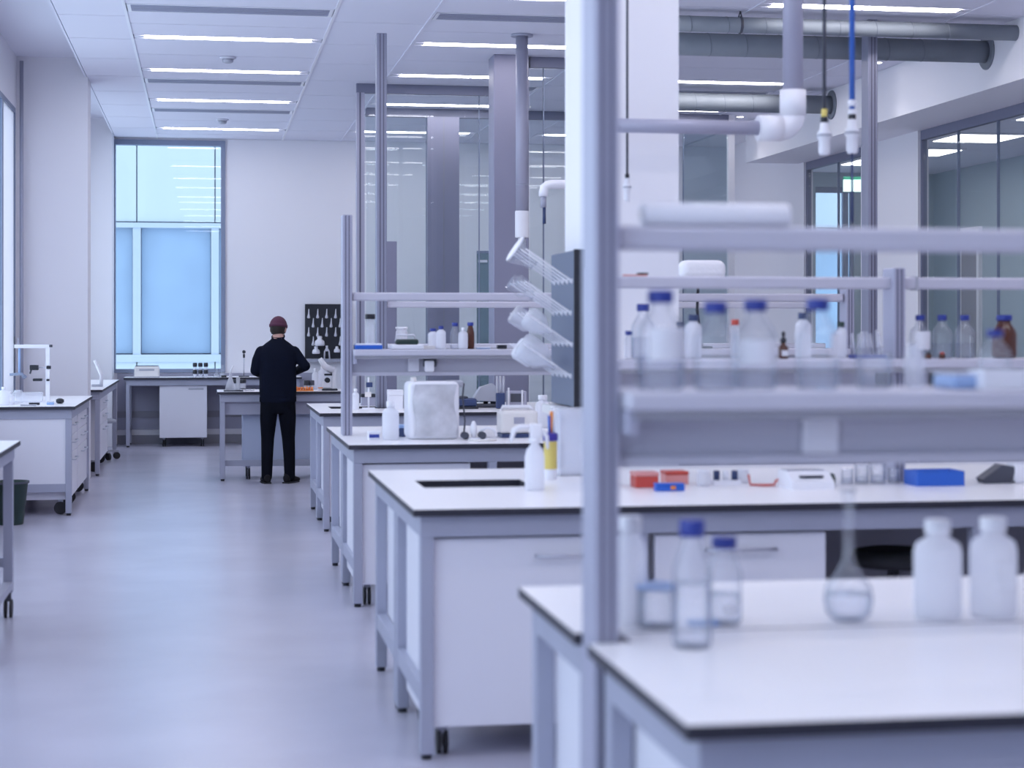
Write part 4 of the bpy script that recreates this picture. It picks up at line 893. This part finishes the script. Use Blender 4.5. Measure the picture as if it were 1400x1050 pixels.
for (xa_, yy_) in ((47, 502.5), (50, 519.3)): MB().cyl((q(xa_, 0)[0], 0, q(0, yy_)[1]), (q(64, 0)[0], 0, q(0, yy_)[1]), .004, seg=8).build('clamp_rod', 'steel', t)
MB().box(q(17, 0)[0], q(66, 0)[0], -.09, .09, 0, .014).build('base', 'white', t)
MB().lathe([(.04, .014), (.05, .03), (.05, .09), (.03, .12)], (q(26, 0)[0], 0, 0), 16).build('receiver', 'frost', t); MB().box(q(32, 0)[0], q(57, 0)[0], -.06, .06, .02, .1).build('glass_case', 'frost', t)
plastic_bottle('white squeeze bottle at the left end of the window bench', on(5, 16.3, TZ), .16, .05, neck=.3)
plastic_bottle('second white bottle next to the squeeze bottle on the window bench', on(12, 16.5, TZ), .11, .045, neck=.5)
tag(MB().lathe([(.02, 0), (.035, .012), (.035, .035), (.015, .045)], seg=16).build('rubber_stopper', 'black', None, on(82, 16.6, TZ)), 'black rubber stopper at the right of the clamp apparatus', 'stopper')
lab_box('glass_dish', 'small pale blue dish in front of the apparatus upright', 'dish', on(69, 16.35, TZ), .06, .05, .03, 'ltblue', 'frost')
lab_box('black_pen_case', 'slim black case below the apparatus clamps', 'case', on(47, 16.33, TZ), .09, .03, .02, 'black')
lab_box('flat_notebook', 'flat grey notebook lying at the front of the window bench', 'notebook', on(39, 16.15, TZ), .13, .05, .01, 'grey')
t = thing('lab_microscope', 'small white microscope on the far window bench', 'microscope', on(133, 21.3, TZ)); MB().box(-.06, .06, -.06, .06, 0, .025).build('foot', 'grey', t); MB().tube([(.04, 0, .02), (.05, 0, .12), (.0, 0, .24)], .022, 10).build('arm', 'white', t); MB().tube([(-.03, 0, .3), (.03, 0, .17)], .018, 10).build('tube', 'white', t); MB().cyl((.04, 0, .16), (.06, 0, .11), .012, seg=10).build('focus_knob', 'grey', t)
t = thing('waste_bin', 'dark green waste bin in front of the window bench', 'bin', (X(14, 15.35), 15.35, 0)); MB().lathe([(.10, 0), (.105, .01), (.14, .33), (.15, .335), (.15, .35), (.135, .35), (.1, .02)], seg=24).build('bin_wall', 'green', t); MB().lathe([(.152, .335), (.152, .352)], seg=24, caps=False).build('rim', 'charcoal', t)
# rolling chair base showing beyond the far window bench cabinet
t = thing('rolling_chair', 'rolling lab chair with black casters tucked under the far window bench', 'chair', (X(139, 22.75), 22.75, 0))
MB().lathe([(.14, .44), (.17, .445), (.17, .48), (.14, .49)], seg=20).build('seat', 'grey', t); MB().cyl((0, 0, .1), (0, 0, .44), .022, seg=12).build('column', 'steel', t)
for k in range(5):
    a = 2 * PI * k / 5 + .2; l_ = MB().box(.02, .2, -.018, .018, .085, .11).build('leg', 'grey', t); l_.rotation_euler = (0, 0, a); MB().cyl((.18, -.02, .042), (.18, .02, .042), .042, seg=14).build('wheel', 'rubber', l_)

# ---------------------------------------------------------------- on the bench below the back window
YB = 25.2
t = thing('hot_plate', 'beige box shaped instrument under the tall window', 'instrument', on(201, YB, TZ)); MB().box(-.165, .165, -.12, .12, 0, .15, 0, .02, 2).build('housing', 'cream', t); MB().box(-.1, .1, -.123, -.1205, .09, .115).build('display', 'grey', t); MB().box(-.15, .15, -.1, .1, .15, .158).build('plate', 'charcoal', t); MB().box(-.165, .165, -.122, .122, .0, .012).build('base', 'grey', t)
for r in range(2):
    for k in range(3):
        t = thing('capped_vial', '%s of three black capped vials in the %s row under the window' % (['left one', 'middle one', 'right one'][k], ['front', 'rear'][r]), 'vial', on(266.5 + k * 7.5, YB - .08 + r * .25, TZ))
        h_ = .045 if r == 0 else .135
        MB().lathe([(.022, 0), (.024, .004), (.024, h_)], seg=14).build('vial_body', 'frost', t); MB().lathe([(.027, h_), (.03, h_ + .01), (.03, h_ + .045), (.022, h_ + .055)], seg=16).build('cap', 'black', t)
for k, (px, h_, r_) in enumerate(((296, .1, .05), (304, .16, .045))):
    t = thing('conical_flask', ['low', 'taller'][k] + ' clear conical flask at the right end of the window sill bench', 'flask', on(px, YB, TZ)); MB().lathe([(r_ * .95, 0), (r_, .006), (r_ * .4, h_ * .75), (r_ * .4, h_), (r_ * .45, h_ + .005)], seg=20).build('flask_body', 'clear', t); MB().lathe([(r_ * .9, .006), (r_ * .75, h_ * .3)], seg=16).build('liquid', 'frost', t)
lab_box('black_pen_case', 'small black case lying near the conical flasks', 'case', on(306, YB - .15, TZ), .07, .05, .025, 'black')
t = thing('clamp_stand', 'thin retort stand with a black clamp left of the person', 'stand', on(333.5, YB, TZ)); MB().box(-.07, .07, -.06, .06, 0, .014).build('base', 'charcoal', t); MB().cyl((0, 0, .014), (0, 0, .36), .006, seg=8).build('rod', 'steel', t); MB().box(-.014, .014, -.02, .02, .26, .31).build('clamp', 'black', t); MB().cyl((0, -.02, .34), (0, .02, .34), .024, seg=12).build('boss_head', 'black', t)

# ---------------------------------------------------------------- on the person's bench
YD = 19.55
t = thing('tripod_burner', 'white conical glassware stand on a dark slab at the bench corner', 'stand', on(319, YD - .1, TZ)); MB().box(-.1, .1, -.07, .07, 0, .014).build('slab', 'charcoal', t)
MB().lathe([(.055, .014), (.05, .05), (.02, .14), (.012, .19)], (-.03, 0, 0), 16).build('cone', 'frost', t); MB().tube([(-.03, 0, .18), (-.02, 0, .23), (.0, 0, .27)], .008, 8).build('spout', 'white', t); MB().cyl((.05, 0, .014), (.05, 0, .15), .02, seg=12).build('glass_tube', 'frost', t)
for k, px in enumerate((323, 332)):
    t = thing('capped_vial', ['left', 'right'][k] + ' black capped jar on the bench beside the dark slab', 'jar', on(px, YD + .25, TZ)); MB().lathe([(.03, 0), (.032, .004), (.032, .075)], seg=16).build('jar_body', 'frost', t); MB().lathe([(.034, .075), (.036, .08), (.036, .11), (.03, .115)], seg=16).build('cap', 'black', t)
for k, px in enumerate((331, 338, 345)):
    t = thing('small_dish', ['first', 'second', 'third'][k] + ' shallow dark rimmed dish left of the person', 'dish', on(px, YD + .05, TZ)); MB().lathe([(.02, 0), (.028, .02), (.03, .022), (.024, .01)], seg=16).build('dish_wall', 'white', t); MB().lathe([(.0295, .02), (.031, .026)], seg=16, caps=False).build('rim', 'charcoal', t)
t = thing('tip_tray', 'orange tray of small orange tubes at the right of the person', 'tray', on(416, YD - .1, TZ)); MB().box(-.095, .095, -.05, .05, 0, .012).build('tray_body', 'orange', t)
for k in range(7): MB().cyl((-.08 + k * .027, random.uniform(-.03, .03), .012), (-.08 + k * .027, random.uniform(-.03, .03), .04), .012, seg=10).build('tube', 'orange', t)
for k, px in enumerate((418, 421.5, 427)):
    t = thing('capped_vial', ['left', 'middle', 'right'][k] + ' dark capped vial behind the orange tray', 'vial', on(px, YD + .2, TZ)); MB().lathe([(.016, 0), (.018, .004), (.018, .05)], seg=14).build('vial_body', 'frost', t); MB().lathe([(.02, .05), (.022, .055), (.022, .1), (.015, .105)], seg=14).build('cap', 'charcoal' if k == 2 else 'black', t)
t = thing('stereo_microscope', 'white stereo microscope with black knobs behind the third shelf post', 'microscope', on(450, YD, TZ)); MB().box(-.08, .085, -.08, .08, 0, .02, 0, .004).build('foot', 'black', t); MB().box(.03, .07, -.03, .03, .02, .24).build('column', 'white', t); MB().tube([(.05, 0, .21), (-.04, 0, .25), (-.1, 0, .34)], [.04, .035, .025], 12).build('head', 'white', t); MB().cyl((-.02, -.05, .11), (-.02, .05, .11), .028, seg=14).build('focus_knob', 'black', t); MB().box(-.05, .03, -.04, .04, .16, .18).build('stage', 'black', t); MB().box(-.07, .02, -.05, .05, .02, .1, 0, .01).build('lamp_house', 'white', t)
plastic_bottle('white wash bottle standing right of the person', on(431, YD + .3, TZ), .23, .035, neck=.35)
plastic_bottle('white funnel topped bottle beside the stereo microscope', on(440, YD + .35, TZ), .26, .04, neck=.3, capped=False)
lab_box('tip_box', 'small pale red lidded box left of the stereo microscope', 'box', on(438, YD - .02, TZ), .05, .05, .035, 'white', 'orange')

# ================================================================ THE PERSON
# one continuous body: overlapping tapered volumes fused by a voxel remesh; X to the picture's right, Y away from the camera
PXX, PYY = X(380, 18.97), 18.97
def limb(b, pts, rads, seg=14):
    b.tube([Vector(p) for p in pts], rads, seg)
    for p, r in ((pts[0], rads[0]), (pts[-1], rads[-1])):
        bmesh.ops.create_uvsphere(b.bm, u_segments=12, v_segments=8, radius=r, matrix=Matrix.Translation(p))
def loft(b, secs, seg=24):
    rings = []
    for (cx, cy, z, rx, ry) in secs:
        rings.append([b.bm.verts.new((cx + rx * math.copysign(abs(math.cos(a)) ** .85, math.cos(a)), cy + ry * math.copysign(abs(math.sin(a)) ** .9, math.sin(a)), z)) for a in [2 * PI * i / seg for i in range(seg)]])
    b.skinrings(rings)
b = MB()
loft(b, [(0, 0, .715, .12, .09), (0, 0, .78, .168, .115), (0, 0, .86, .183, .122), (0, 0, .95, .19, .125), (0, 0, 1.05, .19, .12), (0, .005, 1.15, .188, .122), (-.002, .01, 1.26, .188, .125), (-.002, .02, 1.34, .20, .12), (0, .03, 1.395, .178, .105), (0, .035, 1.44, .125, .085), (0, .045, 1.48, .07, .066), (0, .048, 1.505, .06, .06)])
# neck and head, bowed forward and turned a little right
limb(b, [(0, .04, 1.44), (.005, .06, 1.54)], [.062, .056])
def ball(c, rx, ry, rz, rot=None):
    m = Matrix.Translation(c) @ (rot or Matrix.Identity(4)) @ Matrix.Diagonal((rx, ry, rz, 1))
    bmesh.ops.create_uvsphere(b.bm, u_segments=20, v_segments=14, radius=1, matrix=m)
HR = Matrix.Rotation(-.35, 4, 'Z') @ Matrix.Rotation(-.28, 4, 'X')   # nods down, turns to its right
HC = Vector((.008, .085, 1.60))
def hp(x, y, z): return HC + (HR @ Vector((x, y, z)))
ball(HC, .076, .094, .105, HR); ball(hp(0, .04, -.055), .055, .058, .06, HR)
ball(hp(0, .098, -.018), .013, .02, .024, HR); ball(hp(0, .088, -.06), .026, .014, .009, HR); ball(hp(0, .075, -.098), .026, .02, .018, HR)
for s_ in (-1, 1):
    ball(hp(s_ * .078, -.002, -.02), .010, .022, .034, HR); ball(hp(s_ * .032, .082, .012), .016, .012, .008, HR)
# legs
limb(b, [(-.085, 0, .86), (-.098, .0, .66), (-.105, .01, .46), (-.11, -.01, .3), (-.115, -.02, .07)], [.095, .088, .068, .062, .056])
limb(b, [(.085, 0, .86), (.098, .0, .66), (.108, .01, .46), (.115, -.01, .3), (.12, -.02, .07)], [.095, .088, .068, .062, .056])
# arms: upper arm down and out, forearm forward to the work
limb(b, [(-.165, .03, 1.345), (-.205, .02, 1.26), (-.228, .03, 1.16)], [.068, .062, .055]); limb(b, [(-.228, .03, 1.16), (-.19, .16, 1.13), (-.12, .285, 1.10)], [.054, .045, .032])
limb(b, [(.165, .03, 1.345), (.225, .0, 1.275), (.278, -.02, 1.205)], [.066, .054, .05]); limb(b, [(.278, -.02, 1.205), (.235, .13, 1.17), (.14, .28, 1.11)], [.054, .045, .032])
# hands: palm, four fingers, thumb, curled round a small tube
def hand(s_, w, tgt):
    w = Vector(w); f = (Vector(tgt) - w).normalized(); up = Vector((0, 0, 1)); sd = f.cross(up).normalized(); up = sd.cross(f)
    limb(b, [w, w + f * .04, w + f * .075], [.03, .034, .032], 12)
    for k in range(4):
        o = sd * (-.03 + k * .02); ln = (.026, .031, .029, .022)[k]
        p0 = w + f * .075 + o; p1 = p0 + f * ln + up * -.006; p2 = p1 + f * (ln * .5) - up * (ln * .75); p3 = p2 - f * (ln * .3) - up * (ln * .6)
        limb(b, [p0, p1, p2, p3], [.0095, .009, .0085, .0075], 8)
    t0 = w + f * .03 - sd * (.03 * s_); t1 = t0 + f * .03 - sd * (.022 * s_) - up * .012; t2 = t1 + f * .028 + sd * (.008 * s_) - up * .012
    limb(b, [t0, t1, t2], [.013, .011, .009], 8)
hand(1, (-.12, .285, 1.10), (-.05, .4, 1.08)); hand(-1, (.14, .28, 1.11), (.07, .4, 1.09))
me = b.mesh('body', ['sweater'])
tmp = bpy.data.objects.new('body_tmp', me); COL.objects.link(tmp)
md = tmp.modifiers.new('r', 'REMESH'); md.mode = 'VOXEL'; md.voxel_size = .007; md.use_smooth_shade = True
sm = tmp.modifiers.new('s', 'SMOOTH'); sm.iterations = 4; sm.factor = .5
dg = bpy.context.evaluated_depsgraph_get(); bm_me = bpy.data.meshes.new_from_object(tmp.evaluated_get(dg))
bpy.data.objects.remove(tmp); bm_me.name = 'body'
bm_me.materials.clear()
for m_ in ('sweater', 'trouser', 'skin'): bm_me.materials.append(M[m_])
for p in bm_me.polygons:
    c_ = p.center; mi = 0
    if c_.z < .855: mi = 1
    if c_.z > 1.505 + .3 * (c_.y - .04): mi = 2
    if c_.y > .27 and c_.z < 1.3 and abs(c_.x) < .2: mi = 2
    p.material_index = mi; p.use_smooth = True
person = thing('person', 'person in black sweater, black trousers and maroon cap working at the bench', 'person', (PXX, PYY, 0))
put('body', bm_me, person)
# clothing edges, cap, hair, beard, shoes
b = MB(); b.lathe([(.197, 0), (.203, .01), (.203, .05), (.197, .06)], seg=28, caps=False); b.xform(Matrix.Translation((0, 0, .835)) @ Matrix.Diagonal((.93, .63, 1, 1))); b.build('sweater_hem', 'sweater', person)
b = MB(); b.lathe([(.064, 0), (.07, .012), (.066, .026)], (0, 0, 0), 20, caps=False); b.xform(Matrix.Translation((.003, .052, 1.49)) @ Matrix.Rotation(.25, 4, 'X')); b.build('collar', 'sweater', person)
def shell(c, rx, ry, rz, rot, lo, name, m_, seg=28):
    b = MB(); rings = []
    for i in range(9):
        a = lo + (PI / 2 - lo) * i / 8; rings.append([b.bm.verts.new((math.cos(a) * math.cos(2 * PI * k / seg), math.cos(a) * math.sin(2 * PI * k / seg), math.sin(a))) for k in range(seg)]) if i < 8 else None
    b.skinrings(rings); b.xform(Matrix.Translation(c) @ rot @ Matrix.Diagonal((rx, ry, rz, 1)))
    return b.build(name, m_, person)
hairo = shell(hp(0, -.006, -.004), .083, .098, .108, HR @ Matrix.Rotation(.45, 4, 'X'), -.55, 'hair', 'hair')
cap = shell(hp(0, -.004, .012), .09, .107, .108, HR @ Matrix.Rotation(.12, 4, 'X'), -.12, 'cap', 'beanie')
b = MB(); b.lathe([(.99, 0), (1.04, .02), (1.04, .2), (.99, .24)], seg=28, caps=False); b.xform(Matrix.Translation(hp(0, -.004, .004)) @ HR @ Matrix.Rotation(.12, 4, 'X') @ Matrix.Diagonal((.09, .107, .12, 1))); b.build('cap_band', 'beanie', cap)
b = MB(); bmesh.ops.create_uvsphere(b.bm, u_segments=16, v_segments=10, radius=1, matrix=Matrix.Translation(hp(0, .055, -.075)) @ HR @ Matrix.Diagonal((.06, .05, .045, 1))); b.build('beard', 'hair', person)
for s_, rz_ in ((-1, .12), (1, -.5)):
    b = MB(); rings = []
    for (yy, zc_, rx, rz2) in ((-.085, .05, .022, .03), (-.075, .05, .036, .045), (-.03, .055, .042, .052), (.04, .045, .046, .042), (.12, .032, .048, .03), (.175, .026, .038, .024), (.195, .022, .018, .014)):
        rings.append([b.bm.verts.new((rx * math.cos(2 * PI * k / 16), yy, max(.014, zc_ + rz2 * math.sin(2 * PI * k / 16)))) for k in range(16)])
    b.skinrings(rings); b.cyl((0, -.025, .05), (0, -.025, .10), .045, .045, 16)
    x_ = s_ * .117; sh = b.build('shoe', 'shoe', person, (x_, .0, 0)); sh.rotation_euler = (0, 0, rz_)
    MB().prism([(-.036, -.09), (.036, -.09), (.05, .03), (.048, .14), (.02, .2), (-.02, .2), (-.048, .14), (-.05, .03)], .0, .014, 'z').build('sole', 'rubber', sh)
tag(MB().cyl((0, 0, -.03), (0, 0, .05), .008, seg=10).build('sample_tube', 'frost', None, (PXX + .015, PYY + .415, 1.07)), "small clear sample tube held in the person's hands", 'tube')
